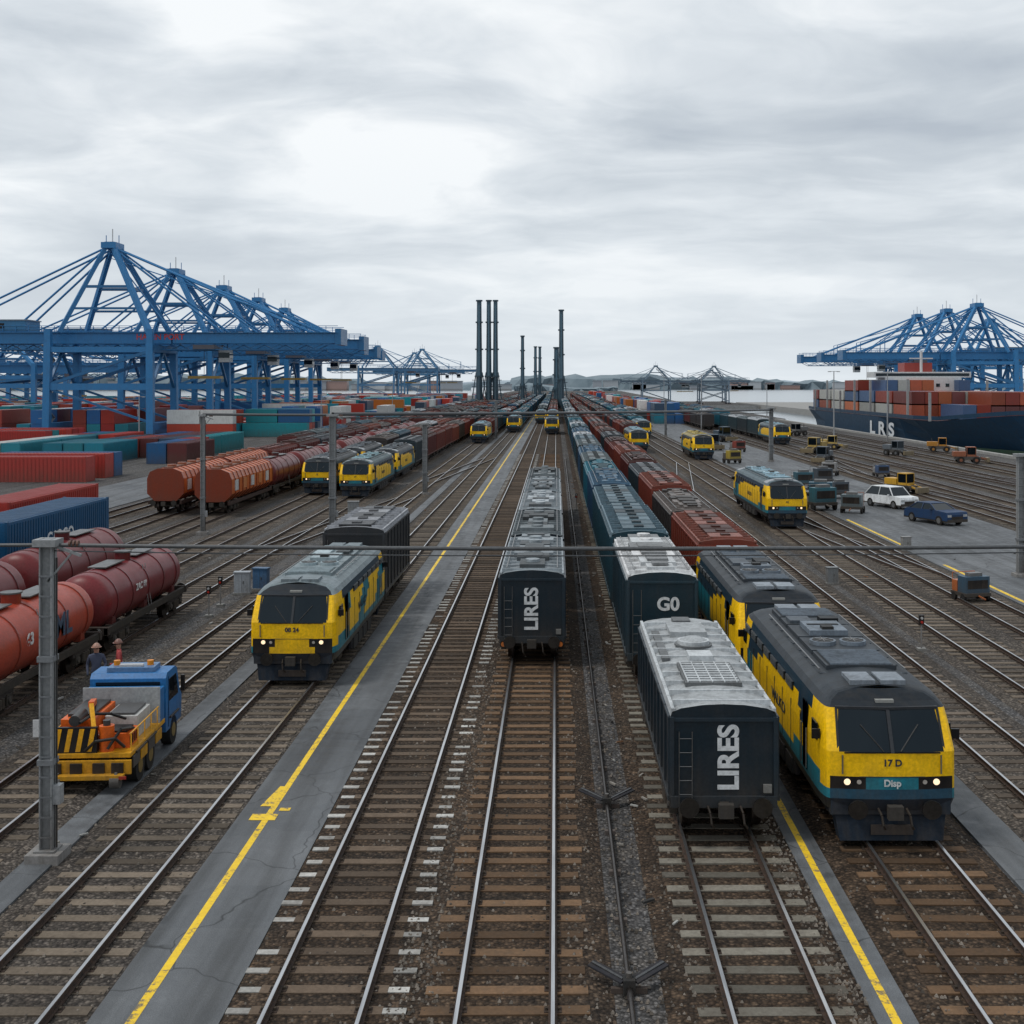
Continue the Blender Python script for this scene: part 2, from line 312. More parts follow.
PROF=[(.72,.95),(1.0,1),(1.22,1),(1.5,1),(1.78,1),(2.05,1),(2.3,.985),(2.62,.965),(2.92,.93),(3.08,.86),(3.2,.72),(3.29,.4)]
def slant(z):
    if z<1.0: return .1
    if z<2.05: return 0.0
    if z<2.92: return (z-2.05)/.87*.42
    return .42+(z-2.92)*1.5
def loco_mesh(name,L,w=1.45,roof=DG,cabroof=LG,side='yellow',low=True,yend=.8):
    b=B(); ring=[(-w*f,z) for z,f in PROF]+[(0,3.33)]+[(w*f,z) for z,f in PROF[::-1]]
    n=len(ring); st=[(0,.9),(.06,.94),(.18,.965),(.4,.985),(.8,1)]
    y=1.2
    while y<L-1.3: st.append((y,1)); y+=.4
    st+=[(L-.8,1),(L-.4,.985),(L-.18,.965),(L-.06,.94),(L,.9)]
    def P(k,i):
        y,s=st[k]; x,z=ring[i]; 
        e=slant(z)*max(0,1-y/3)-slant(z)*max(0,1-(L-y)/3)
        zz=z-(.06*(1-s)/.1 if z>2.93 else 0)
        return (x*s,y+e,zz)
    for k in range(len(st)-1):
        for i in range(n-1):
            ym=(st[k][0]+st[k+1][0])/2; zm=(ring[i][1]+ring[i+1][1])/2; yr=min(ym,L-ym)
            mt=M_PAINT; c=NAVY
            if zm<1.0: c=(.012,.02,.03)
            elif zm<1.25: c=TEAL
            elif zm<1.5: c=TEAL if (yr>.5 and ym<3.2) or ym>L*yend else YEL
            elif zm<2.05: c=YEL if (yr<1.5 or ym<L*yend) else TEAL
            elif zm<2.3: c=YEL if (yr<1.5 or 2.2<ym<L*yend-.8) else NAVY
            elif zm<2.5: c=YEL if (yr<1.5 or 2.6<ym<L*(yend-.15)) else NAVY
            elif zm<2.95: c=YEL if (yr<1.2 and zm<2.9) else NAVY
            else: c=cabroof if (yr<2.0 and zm>3.0 and yr>.5) else roof; mt=M_ROOF
            if side=='teal' and 1.25<zm<2.5 and 2.2<ym: c=YEL if ((ym-zm*1.2)%4)<2.7 else TEAL
            b.add([P(k,i),P(k,i+1),P(k+1,i+1),P(k+1,i)],[(0,1,2,3)],c,mt, zm>2.93)
    for end in(0,1):
        nx=14; rows=PROF
        def C(r,j):
            z,f=rows[r]; u=-1+2*j/nx; e=slant(z); bul=.1*(1-u*u); y=e-bul
            zz=z-(.06 if z>2.93 else 0)
            return (u*w*f*.9, y if end==0 else L-y, zz)
        for r in range(len(rows)-1):
            for j in range(nx):
                zm=(rows[r][0]+rows[r+1][0])/2; u=-1+2*(j+.5)/nx; mt=M_PAINT
                if zm<1.0: c=(.012,.026,.045)
                elif zm<1.22: c=(.012,.07,.12) if low else (YEL if abs(u)<.62 else BLK)
                elif zm<1.5: c=(TEAL if low else YEL) if abs(u)<.5 else BLK
                elif zm<2.05: c=YEL
                elif zm<2.92:
                    if abs(u)>.9: c=YEL
                    else: c=BLK; mt=M_GLASS
                else: c=(.013,.018,.024); mt=M_ROOF
                b.add([C(r,j),C(r,j+1),C(r+1,j+1),C(r+1,j)],[(0,1,2,3)],c,mt,False)
        b.add([C(len(rows)-1,0),C(len(rows)-1,nx),(0,C(len(rows)-1,7)[1],3.3)],[(0,1,2)],roof,M_ROOF)
        sg=-1 if end==0 else 1; yb=0 if end==0 else L
        # window frame: centre pillar, header and sill
        b.beam((0,yb+sg*.12,2.04),(0,yb-sg*.31,2.93),.075,.04,(.03,.033,.038)); 
        for s in(-1,1):
            b.beam((s*1.13,yb-sg*.0,2.05),(s*1.09,yb-sg*.40,2.93),.05,.04,(.02,.022,.025))
            b.beam((s*.0,yb-sg*.30,2.925),(s*1.1,yb-sg*.40,2.925),.06,.06,(.03,.033,.038))
        buffers(b,yb+(-sg)*.05,sg,.84)
        b.box(-1.02,1.02,min(yb+sg*.085,yb+sg*.11),max(yb+sg*.085,yb+sg*.11),2.03,2.06,BLK)
        b.box(-.7,.7,min(yb+sg*.08,yb+sg*.105),max(yb+sg*.08,yb+sg*.105),1.495,1.51,(.02,.03,.04))
        for s in(-1,1):
            b.cyl((s*.95,yb-sg*.05,1.38),(s*.95,yb+sg*.05,1.38),.125,n=14,col=BLK); b.cyl((s*.95,yb+sg*.05,1.38),(s*.95,yb+sg*.062,1.38),.07,n=14,mat=M_LAMP)
            b.cyl((s*.70,yb,1.38),(s*.70,yb+sg*.065,1.38),.1,n=14,col=BLK); b.cyl((s*.70,yb+sg*.065,1.38),(s*.70,yb+sg*.076,1.38),.05,n=12,col=(.5,.45,.4))
            b.cyl((s*1.1,yb-sg*.1,1.3),(s*1.1,yb+sg*.0,1.3),.06,n=12,col=(.5,.03,.02))
            b.beam((s*.18,yb+sg*.10,2.07),(s*.62,yb-sg*.17,2.6),.025,.02,(.05,.05,.05))
            hose(b,s*.3,yb+sg*.1,.8) if end==0 else None
            b.cyl((s*1.05,yb+sg*.06,1.56),(s*1.05,yb+sg*.06,1.98),.018,n=6,col=(.3,.3,.3),mat=M_METAL)
            b.box(s*1.45-.02,s*1.45+.02,yb-sg*.85-.24,yb-sg*.85+.24,2.12,2.5,BLK,M_GLASS)
            b.box(min(s*1.42,s*1.6),max(s*1.42,s*1.6),yb-sg*.45-.03,yb-sg*.45+.03,2.2,2.42,BLK)
        v=[(-1.2,yb-sg*.1,.7),(1.2,yb-sg*.1,.7),(1.1,yb+sg*.05,.06),(-1.1,yb+sg*.05,.06),(-1.2,yb-sg*.5,.7),(1.2,yb-sg*.5,.7),(1.1,yb-sg*.3,.06),(-1.1,yb-sg*.3,.06)]
        b.add(v,[(0,1,2,3),(4,5,6,7),(0,3,7,4),(1,2,6,5),(0,1,5,4),(3,2,6,7)],(.014,.022,.034),M_MATTE)
        b.box(-1.28,1.28,min(yb-sg*.02,yb-sg*.3),max(yb-sg*.02,yb-sg*.3),.62,1.0,(.014,.03,.05))
        b.box(-.45,.45,min(yb+sg*.04,yb+sg*.08),max(yb+sg*.04,yb+sg*.08),.2,.42,(.03,.03,.035)); 
        b.box(-.2,.2,min(yb-sg*.5,yb-sg*.62),max(yb-sg*.5,yb-sg*.62),2.96,3.06,(.3,.3,.28))
    for y0 in(1.05,L-1.9):
        cr=tuple(min(.6,v*4+.12) for v in cabroof) if cabroof[0]<.2 else cabroof
        b.box(-.62,-.06,y0,y0+.8,3.25,3.37,cr,M_ROOF); b.box(.06,.62,y0,y0+.8,3.25,3.37,cr,M_ROOF)
        for s in(-1,1): b.box(s*1.46-.012,s*1.46+.012,1.62,2.02,1.1,2.7,NAVY); 
    for s in(-1,1):
        for yy in(1.57,2.08,L-1.6,L-2.1): b.cyl((s*1.49,yy,1.15),(s*1.49,yy,2.1),.02,n=6,col=(.35,.35,.35),mat=M_METAL)
        yy=L*.30
        while yy<L*.88:
            b.box(s*1.42-.025,s*1.42+.025,yy,yy+.85,2.5,2.72,(.012,.016,.02),M_PAINT)
            for q in range(5): b.box(s*1.435-.02,s*1.435+.02,yy+.04,yy+.81,2.52+q*.042,2.535+q*.042,(.07,.08,.085))
            yy+=1.05
        y_=2.4
        while y_<L-2: b.box(s*1.452-.008,s*1.452+.008,y_,y_+.025,1.02,2.28,(.03,.04,.05)); y_+=1.1
        b.box(s*1.3-.05,s*1.3+.05,L*.3,L*.7,.35,.75,(.03,.03,.035),M_MATTE)
        for q in range(4): b.box(s*1.33-.08,s*1.33+.08,L*.32+q*L*.09,L*.32+q*L*.09+L*.07,.3,.7,(.04,.04,.04),M_MATTE)
    b.box(-1.2,1.2,L*.33,L*.66,.3,.75,(.03,.03,.03),M_MATTE); b.box(-1.3,1.3,.4,L-.4,.6,.74,(.02,.02,.02),M_MATTE)
    y=2.5; k=0; rf=roof; r1=sh(rf,1.2,1.2); r2=sh(rf,2.4,2.4); r3=sh(rf,5,5) if rf[0]<.1 else sh(rf,1.8,1.8); rd=sh(rf,.3,.3)
    while y<L-2.9:
        l=R.choice([.9,1.2,1.5]); t=k%4
        b.box(-.82,.82,y,y+l,3.2,3.36,r1,M_ROOF)
        if t==0:
            b.box(-.76,.76,y+.03,y+l-.03,3.36,3.365,rd,M_ROOF)
            for q in range(int(l/.1)): b.box(-.72,.72,y+.05+q*.1,y+.08+q*.1,3.365,3.41,r3,M_ROOF)
        elif t==1:
            for s in(-.38,.38):
                b.cyl((s,y+l/2,3.36),(s,y+l/2,3.46),.33,n=20,col=r3,mat=M_ROOF); b.cyl((s,y+l/2,3.46),(s,y+l/2,3.465),.27,n=20,col=(.01,.01,.01))
                for a in range(4):
                    ca,sa=math.cos(a*math.pi/4)*.27,math.sin(a*math.pi/4)*.27; b.beam((s-ca,y+l/2-sa,3.475),(s+ca,y+l/2+sa,3.475),.02,.015,(.2,.2,.2))
        elif t==2:
            b.box(-.5,.5,y+.1,y+l-.1,3.36,3.5,r3,M_ROOF); b.box(-.15,.15,y+.2,y+.5,3.5,3.58,(.03,.03,.03),M_ROOF); b.box(-.42,.42,y+l*.55,y+l*.62,3.5,3.52,rd,M_ROOF)
        else:
            b.box(-.7,-.1,y+.1,y+l-.15,3.36,3.44,r2,M_ROOF); b.box(.15,.65,y+.2,y+l-.3,3.36,3.48,rd,M_ROOF)
        y+=l+.12; k+=1
    y=2.3
    while y<L-2.2:
        b.box(-1.02,1.02,y,y+.04,3.18,3.235,r2,M_ROOF); b.box(-1.02,1.02,y+.06,y+.12,3.18,3.222,rd,M_ROOF); y+=.8
    for s in(-1,1): b.cyl((s*1.0,2.4,3.3),(s*1.0,L-2.4,3.3),.02,n=6,col=(.25,.25,.25),mat=M_METAL)
    bogie(b,2.3,2 if L<11 else 3,pitch=1.3); bogie(b,L-2.3,2 if L<11 else 3,pitch=1.3)
    me=b.mesh(name); me.transform(Matrix.Diagonal((1,1,.95,1))); return me
def loco(X,Y,L=11.3,bev=.0,num='37',**k):
    me=loco_mesh('locomotive',L,**k); o=place(me,'locomotive',(X,Y,RT),0,bev)
    text(o,'number',num,.2,(0,-.112,1.72),(H2,0,0),(.02,.03,.05),bold=.006)
    for s in(-1,1): text(o,'side_lettering','VALKO',.38,(s*1.462,L*.45,1.68),(H2,0,s*H2),(.02,.04,.06),sx=1.5,bold=.004)
    return o
lo=loco(7.15,25.6,11.4,bev=.006,num='17 D',roof=(.035,.042,.05),cabroof=(.028,.036,.045))
text(lo,'lettering','Disp',.2,(0,-.11,1.29),(H2,0,0),(.6,.62,.62),bold=.006)
lo=loco(-8.65,39.4,11.5,bev=.006,num='08 24',roof=(.18,.22,.235),cabroof=(.2,.24,.26),side='teal',low=False)
loco(15.8,82,15.5,num='41',roof=(.09,.13,.15)); loco(19.2,156,15,num='52',roof=(.3,.24,.08))
loco(-21.3,107,15,num='12'); loco(-17.4,104,15,num='19',roof=(.08,.12,.13)); loco(-17.4,121,15,num='20'); loco(-21.3,124,15,num='21')
mL=bpy.data.objects['locomotive'].data
for X,Y in((-.8,236),(-3.8,300),(-8.7,245),(11.9,172),(37,196),(-12.9,200),(15.8,216),(-.8,300)): 
    o=place(bpy.data.objects['locomotive.002'].data,'locomotive',(X,Y,RT))

def wagon_mesh(name,L,W=2.4,z0=.85,H=3.1,col=NAVY,roof=LG,style=0,seed=0):
    r=random.Random(seed); b=B(); w=W/2
    b.box(-w+.12,w-.12,.1,L-.1,z0-.22,z0,(.025,.025,.025),M_MATTE)
    ring=[(-w,z0),(-w,H-.2),(-w*.97,H-.1),(-w*.8,H-.02),(-w*.4,H+.05),(0,H+.07),(w*.4,H+.05),(w*.8,H-.02),(w*.97,H-.1),(w,H-.2),(w,z0)]
    n=len(ring)
    v=[(x,0,z) for x,z in ring]+[(x,L,z) for x,z in ring]
    for i in range(n-1):
        rf=1<=i<=n-3
        b.add([v[i],v[i+1],v[n+i+1],v[n+i]],[(0,1,2,3)],roof if rf else col,M_ROOF if rf else M_PAINT,False)
    b.add(v[:n],[tuple(range(n))[::-1]],col,M_PAINT); b.add(v[n:],[tuple(range(n))],col,M_PAINT)
    dk=tuple(c*1.3+.003 for c in col)
    for s in(-1,1):
        k=int(L/.95); 
        for q in range(k+1):
            y=q*(L-.08)/k; b.box(s*(w+.02)-.03,s*(w+.02)+.03,y,y+.08,z0,H-.2,dk)
        b.box(s*(w+.03)-.035,s*(w+.03)+.035,-.02,L+.02,z0-.06,z0+.06,dk); b.box(s*(w+.02)-.033,s*(w+.02)+.033,-.01,L+.01,H-.28,H-.2,dk)
    for e,sg in((0,-1),(L,1)):
        for x in(-w+.03,w-.03): b.box(x-.05,x+.05,min(e,e+sg*.05),max(e,e+sg*.05),z0,H-.2,dk)
        b.box(-w,w,min(e,e+sg*.06),max(e,e+sg*.06),z0-.2,z0+.05,dk); b.box(-w+.05,w-.05,min(e,e+sg*.04),max(e,e+sg*.04),H-.3,H-.22,dk)
        buffers(b,e,sg,.75)
        for x in(-w+.18,-w+.46):
            b.cyl((x,e+sg*.09,z0-.3),(x,e+sg*.09,H-.5),.014,n=6,col=(.2,.2,.2),mat=M_METAL)
        for q in range(6): b.cyl((-w+.18,e+sg*.09,z0-.2+q*.3),(-w+.46,e+sg*.09,z0-.2+q*.3),.012,n=6,col=(.2,.2,.2),mat=M_METAL)
        for x in(-.35,.35): hose(b,x,e+sg*.1,.7)
        b.box(w-.3,w-.12,min(e,e+sg*.07),max(e,e+sg*.07),z0+.12,z0+.3,(.2,.2,.19))
    lt=tuple(min(.7,c*1.35+.02) for c in roof); dr=tuple(c*.35 for c in roof)
    y=.3
    while y<L-.2: b.box(-w*.93,w*.93,y,y+.05,H-.06,H+.09,lt,M_ROOF); y+=.85
    for s in(-1,1): b.box(s*w*.95-.04,s*w*.95+.04,0,L,H-.12,H-.02,lt,M_ROOF)
    if style==0:
        b.cyl((0,L*.60,H+.06),(0,L*.60,H+.24),.42,n=24,col=lt,mat=M_ROOF); b.cyl((0,L*.60,H+.24),(0,L*.60,H+.31),.36,.2,n=24,col=roof,mat=M_ROOF); b.cyl((0,L*.6,H+.1),(0,L*.6,H+.14),.5,n=24,col=dr,mat=M_ROOF)
        b.box(-.65,.65,L*.17,L*.38,H+.02,H+.13,dr,M_ROOF)
        for q in range(8): b.box(-.6,.6,L*.18+q*L*.024,L*.18+q*L*.024+.08,H+.13,H+.16,lt,M_ROOF)
        for q in range(5): b.box(-.6+q*.28,-.57+q*.28,L*.17,L*.38,H+.13,H+.165,lt,M_ROOF)
        b.box(-.3,.3,L*.42,L*.49,H+.05,H+.2,lt,M_ROOF); b.box(-.5,.5,L*.72,L*.86,H+.05,H+.2,roof,M_ROOF); b.box(-.25,.25,L*.9,L*.96,H+.05,H+.17,dr,M_ROOF)
        b.box(-.95,-.75,L*.45,L*.8,H,H+.08,dr,M_ROOF)
    elif style==1:
        y=.5
        while y<L-1.2:
            l=r.choice([.8,1.1,1.4]); hw=r.choice([.45,.6,.75])
            b.box(-hw,hw,y,y+l,H+.02,H+.17+r.random()*.08,r.choice([roof,lt,dr]),M_ROOF)
            if r.random()<.5: b.cyl((0,y+l/2,H+.17),(0,y+l/2,H+.3),.26,n=16,col=lt,mat=M_ROOF)
            else: b.box(-hw*.6,hw*.6,y+.15,y+l-.15,H+.2,H+.28,dr,M_ROOF)
            y+=l+.2
        for s in(-1,1): b.cyl((s*.9,.3,H+.12),(s*.9,L-.3,H+.12),.02,n=6,col=(.3,.3,.3),mat=M_METAL)
    else:
        k=int(L/1.6)
        for q in range(k): y=.3+q*(L-.6)/k; b.box(-.7,.7,y,y+(L-.6)/k-.25,H+.03,H+.15,r.choice([lt,roof,dr]),M_ROOF); b.box(-.2,.2,y+.3,y+.7,H+.15,H+.22,dr,M_ROOF)
    b.box(-w+.3,w-.3,L*.35,L*.65,.35,z0-.2,(.03,.028,.025),M_MATTE)
    b.cyl((.5,L*.4,.5),(.5,L*.6,.5),.18,n=12,col=(.05,.05,.05))
    bogie(b,1.5,2,pitch=1.4); bogie(b,L-1.5,2,pitch=1.4)
    return b.mesh(name)
BODY=(.009,.019,.028)
w1=place(wagon_mesh('covered_wagon',9.6,2.3,.85,2.8,BODY,(.38,.40,.41),0,1),'covered_wagon',(3.62,25.9,RT),0,.006)
text(w1,'lettering','LIRES',.62,(.12,-.012,1.72),(H2,-H2,0),(.66,.68,.69),bold=.02)
w2=place(wagon_mesh('covered_wagon',9.2,2.3,.85,3.5,(.012,.03,.042),(.54,.56,.57),1,2),'covered_wagon',(3.5,39.6,RT),0,.006)
text(w2,'lettering','G0',.6,(.2,-.012,2.5),(H2,0,0),(.66,.68,.69),bold=.02)
mT=[wagon_mesh('covered_wagon',11.5,2.4,.85,3.5,c,rf,s,i) for i,(c,rf,s) in enumerate([((.014,.05,.07),(.08,.13,.16),2),((.014,.035,.045),(.46,.48,.5),1),((.008,.10,.15),(.04,.16,.21),1),((.014,.024,.03),(.14,.17,.18),2),((.014,.05,.10),(.06,.12,.18),1)])]
mR=[wagon_mesh('hopper_wagon',11.5,2.5,.85,3.3,c,rf,s,i) for i,(c,rf,s) in enumerate([((.14,.03,.022),(.13,.042,.034),2),((.1,.022,.02),(.075,.035,.03),1),((.04,.035,.035),(.15,.13,.12),1),((.18,.04,.025),(.18,.06,.042),2),((.02,.035,.045),(.09,.10,.11),2)])]
def train(X,y0,y1,meshes,step=12.4):
    y=y0
    while y<y1:
        me=R.choice(meshes); o=place(me,me.name.split('.')[0],(X,y,RT)); o.scale=(1,1,R.uniform(.93,1.03)); y+=step
train(3.5,50,640,[mT[0],mT[1],mT[2],mT[4],mT[3],mT[3]])
mC=[wagon_mesh('covered_wagon',9.8,2.3,.85,3.15,BODY,rf,1,10+i) for i,rf in enumerate([(.22,.25,.27),(.12,.14,.15),(.30,.33,.35)])]
for i in range(5):
    o=place(mC[i%3],'covered_wagon',(-.85,42.3+i*10.6,RT),0,.006 if i<2 else 0)
    if i==0:
        text(o,'lettering','LIRES',.66,(0,-.012,1.85),(H2,-H2,0),(.66,.68,.69),bold=.02)
        b=B()
        for s in(-1,1): b.cyl((s*1.0,0,.62),(s*1.0,-.06,.62),.12,n=12,col=BLK); b.cyl((s*1.0,-.06,.62),(s*1.0,-.07,.62),.09,n=12,col=(.75,.2,.03))
        q=b.obj('marker_lamps'); q.parent=o
me=loco_mesh('locomotive',12.0,roof=(.035,.042,.05),cabroof=(.04,.05,.06),yend=.55); o=place(me,'locomotive',(7.15,38.0,RT))
train(7.3,51,560,mR)
place(wagon_mesh('covered_wagon',8.5,2.6,.85,3.6,(.025,.028,.032),(.26,.27,.29),2,5),'covered_wagon',(-8.65,51.4,RT))

def tank_mesh(name,L,r,zc,col):
    b=B(); e=.45; prof=[(0,.02),(.06,r*.5),(.18,r*.78),(e*.75,r*.93),(e,r*.985),(e+.15,r)]
    prof+= [(y,r) for y in (L*.33,L*.66)]+[(L-y,q) for y,q in prof[::-1]]
    b.lathe(prof,0,zc,32,col)
    dk=tuple(c*.6 for c in col)
    for y in(L*.12,L*.3,L*.5,L*.7,L*.88): b.lathe([(y,r+.0),(y,r+.025),(y+.08,r+.025),(y+.08,r)],0,zc,32,dk)
    b.cyl((0,L/2,zc+r-.05),(0,L/2,zc+r+.28),.3,n=16,col=dk); b.cyl((0,L/2,zc+r+.28),(0,L/2,zc+r+.33),.34,n=16,col=(.1,.1,.1))
    b.box(-.35,.35,L*.2,L*.42,zc+r+.04,zc+r+.08,(.12,.12,.12)); b.box(-.35,.35,L*.56,L*.8,zc+r+.04,zc+r+.08,(.12,.12,.12))
    for s in(-1,1):
        b.box(s*1.05-.07,s*1.05+.07,-.1,L+.1,.72,.95,(.04,.035,.03),M_MATTE)
        for yy in(L*.12,L*.5,L*.88): b.prismx([(yy-.2,.9),(yy+.2,.9),(yy+.15,zc-r*.55),(yy-.15,zc-r*.55)],s*.8-.12,s*.8+.12,dk)
        for x in(0,.3): b.cyl((s*(r+.06),L*.5+x,.6),(s*(r*.75),L*.5+x,zc+r*.8),.016,n=6,col=(.25,.25,.25))
    b.box(-.25,.25,0,L,.75,.95,(.04,.035,.03),M_MATTE)
    for ee,sg in((-.1,-1),(L+.1,1)): b.box(-1.15,1.15,min(ee,ee-sg*.2),max(ee,ee-sg*.2),.7,.98,(.05,.04,.035),M_MATTE); buffers(b,ee,sg,.82)
    bogie(b,1.3,2,pitch=1.3); bogie(b,L-1.3,2,pitch=1.3)
    return b.mesh(name)
tA=tank_mesh('tank_wagon',9.0,1.05,1.75,(.17,.022,.026)); tO=tank_mesh('tank_wagon',9.0,1.08,1.78,(.36,.05,.025)); tB=tank_mesh('tank_wagon',9.5,1.2,1.9,(.15,.02,.022)); tC=tank_mesh('tank_wagon',11,1.25,1.95,(.14,.02,.02))
for i,me in enumerate([tA,tO,tA,tA]):
    o=place(me,'tank_wagon',(-17.3,43.4-i*9.8,RT))
    if me is tO: text(o,'lettering','TML',1.05,(1.1,5.6,1.85),(H2,0,H2),(.04,.07,.12),bold=.03); text(o,'lettering','63',.5,(1.1,3.4,1.9),(H2,0,H2),(.6,.6,.6),bold=.02)
    else: text(o,'lettering','ZAC 88',.36,(1.07,3.6,1.9),(H2,0,H2),(.6,.6,.6),bold=.01)
for i in range(3): place(tB,'tank_wagon',(-21.3,47-i*10.5,RT))
y=104
while y<210: place(R.choice([tC,tC,tB]),'tank_wagon',(-25.6,y,RT)); y+=12.2
def orange_mesh():
    b=B(); L=13; w=1.35
    ring=[(-w*.6,.95),(-w,1.5),(-w,2.6),(-w*.85,3.1),(-w*.4,3.35),(w*.4,3.35),(w*.85,3.1),(w,2.6),(w,1.5),(w*.6,.95)]
    b.extr(ring,0,L,(.46,.10,.02))
    k=12
    for q in range(k+1):
        y=q*L/k; rg=[(x*1.03,(z-2.1)*1.03+2.1) for x,z in ring]; b.extr(rg,y-.06,y+.06,(.20,.035,.014))
    for s in(-1,1):
        b.box(s*1.2-.08,s*1.2+.08,-.2,L+.2,.7,.95,(.05,.03,.025),M_MATTE)
        for q in range(5): b.box(s*1.37-.03,s*1.37+.03,1+q*2.4,1.9+q*2.4,1.7,2.5,(.5,.17,.06) if q%2 else (.5,.5,.5))
    b.box(-.3,.3,.5,L-.5,3.35,3.45,(.2,.1,.07),M_ROOF)
    for q in range(5): b.cyl((0,1.5+q*2.5,3.4),(0,1.5+q*2.5,3.6),.35,n=14,col=(.3,.1,.05))
    buffers(b,-.2,-1,.8); buffers(b,L+.2,1,.8); bogie(b,1.8); bogie(b,L-1.8); return b.mesh('hopper_wagon')
mO=orange_mesh(); place(mO,'hopper_wagon',(-29.6,91,RT)); place(mO,'hopper_wagon',(-25.7,90,RT)); place(mO,'hopper_wagon',(-29.6,105,RT))

def container(b,x,y,z,l,col,alongx=False,ribs=False):
    w,h=2.44,2.55
    x1,y1=(x+l,y+w) if alongx else (x+w,y+l)
    b.box(x,x1,y,y1,z,z+h,col,M_PAINT,False)
    if ribs:
        d=tuple(c*.8 for c in col)
        if not alongx:
            q=y+.15
            while q<y1-.2:
                b.box(x-.03,x,q,q+.13,z+.12,z+h-.12,d); b.box(x1,x1+.03,q,q+.13,z+.12,z+h-.12,d); b.box(x+.1,x1-.1,q,q+.13,z+h,z+h+.025,d); q+=.28
        else:
            q=x+.15
            while q<x1-.2:
                b.box(q,q+.15,y-.03,y,z+.12,z+h-.12,d); b.box(q,q+.15,y+.1,y1-.1,z+h,z+h+.025,d); q+=.4
        for xx in(x,x1-.1):
            for yy in(y,y1-.14): b.box(xx-.01,xx+.11,yy-.01,yy+.15,z-.02,z+h+.03,d)
PAL=[(.45,.04,.025),(.36,.03,.025),(.30,.045,.03),(.02,.12,.32),(.012,.18,.25),(.015,.26,.30),(.55,.56,.55),(.62,.62,.60),(.45,.14,.025),(.13,.03,.03),(.035,.07,.12),(.42,.055,.03),(.02,.22,.28),(.015,.09,.22)]
def flat(X,Y,cols):
    b=B(); L=12.8; b.box(-1.25,1.25,0,L,.75,1.0,(.06,.05,.045),M_MATTE); 
    y=.3
    for c,l in cols: container(b,-1.22,y,1.05,l,c,False,True); y+=l+.15
    bogie(b,1.8); bogie(b,L-1.8); buffers(b,0,-1,.85); buffers(b,L,1,.85)
    return b.obj('container_flat_wagon',(X,Y,RT))
f1=flat(-25.6,53,[((.015,.09,.2),12.1)]); text(f1,'lettering','CARGO',.9,(1.26,6,2.3),(H2,0,H2),(.6,.62,.64),bold=.02)
flat(-25.6,39.5,[((.02,.08,.16),6.0),((.03,.12,.22),6.0)]); flat(-29.6,62,[((.38,.04,.03),12.1)]); flat(-29.6,48,[((.3,.04,.03),6.0),((.04,.1,.15),6.0)])
for X,y0,y1,ms in((-21.3,142,900,mR+mT),(-17.4,138,800,mR),(-12.9,216,900,mT+mR),(-29.6,120,900,mR),(-33.6,150,800,mR+mT),(-8.7,262,900,mT),(-.8,316,900,mR),(-3.8,330,900,mT),(11.9,189,900,mR),(15.8,233,900,mT),(19.2,270,900,mR+mT),(33,260,520,mR),(37,213,420,mT),(41.5,300,420,mT+mR),(-25.6,226,800,[tC]+mR)):
    train(X,y0,y1,ms,12.5)
R.seed(11)
legs=[(-83,226),(-83,262),(-83,300),(-83,335)]
def block(x0,x1,y0,y1,maxh,alongx,dens,pal=PAL,ribs=False):
    b=B(); 
    dx,dy=(12.6,2.6) if alongx else (2.6,12.6)
    x=x0
    while x+dx<x1+2:
        y=y0; run=R.choice(pal)
        while y<y1:
            if R.random()<.3: run=R.choice(pal)
            ok=R.random()<dens
            for lx,ly in legs:
                for sx in(-9.5,9.5):
                    for sy in(-7,7):
                        if x-1.2<lx+sx<x+dx+1.2 and y-1.2<ly+sy<y+dy+1.2: ok=False
            if ok:
                for k in range(R.randint(1,maxh)):
                    c=run if R.random()<.55 else R.choice(pal); c=sh(c,.75,1.2)
                    l=12.2
                    if R.random()<.2:
                        container(b,x,y,k*2.6+.02,6.0,c,alongx,ribs); l=0
                        container(b,x+(6.2 if alongx else 0),y+(0 if alongx else 6.2),k*2.6+.02,6.0,sh(R.choice(pal),.8,1.1),alongx,ribs)
                    if l: container(b,x,y,k*2.6+.02,l,c,alongx,ribs)
            y+=dy
        x+=dx
    if b.v: b.obj('container_stack')
x=-47
while x>-215:
    y=150
    while y<640:
        ax=R.random()<.45; h=1 if y<215 else 2
        if -x*1200/y < 640 and not (x<-120 and y>480):
            if R.random()<.9: block(x-25,x,y,y+R.choice([19,25.5]),h,ax,.62,ribs=y<200)
        y+=36
    x-=33
block(-60,-46,122,134,1,True,.85,[(.42,.05,.04),(.02,.12,.3),(.012,.18,.25),(.36,.03,.025),(.5,.5,.48)],True)
block(-40,-35,230,640,2,False,.5)
for y in range(300,900,40): block(22,31,y,y+26,2,False,.5)
R.seed(5)
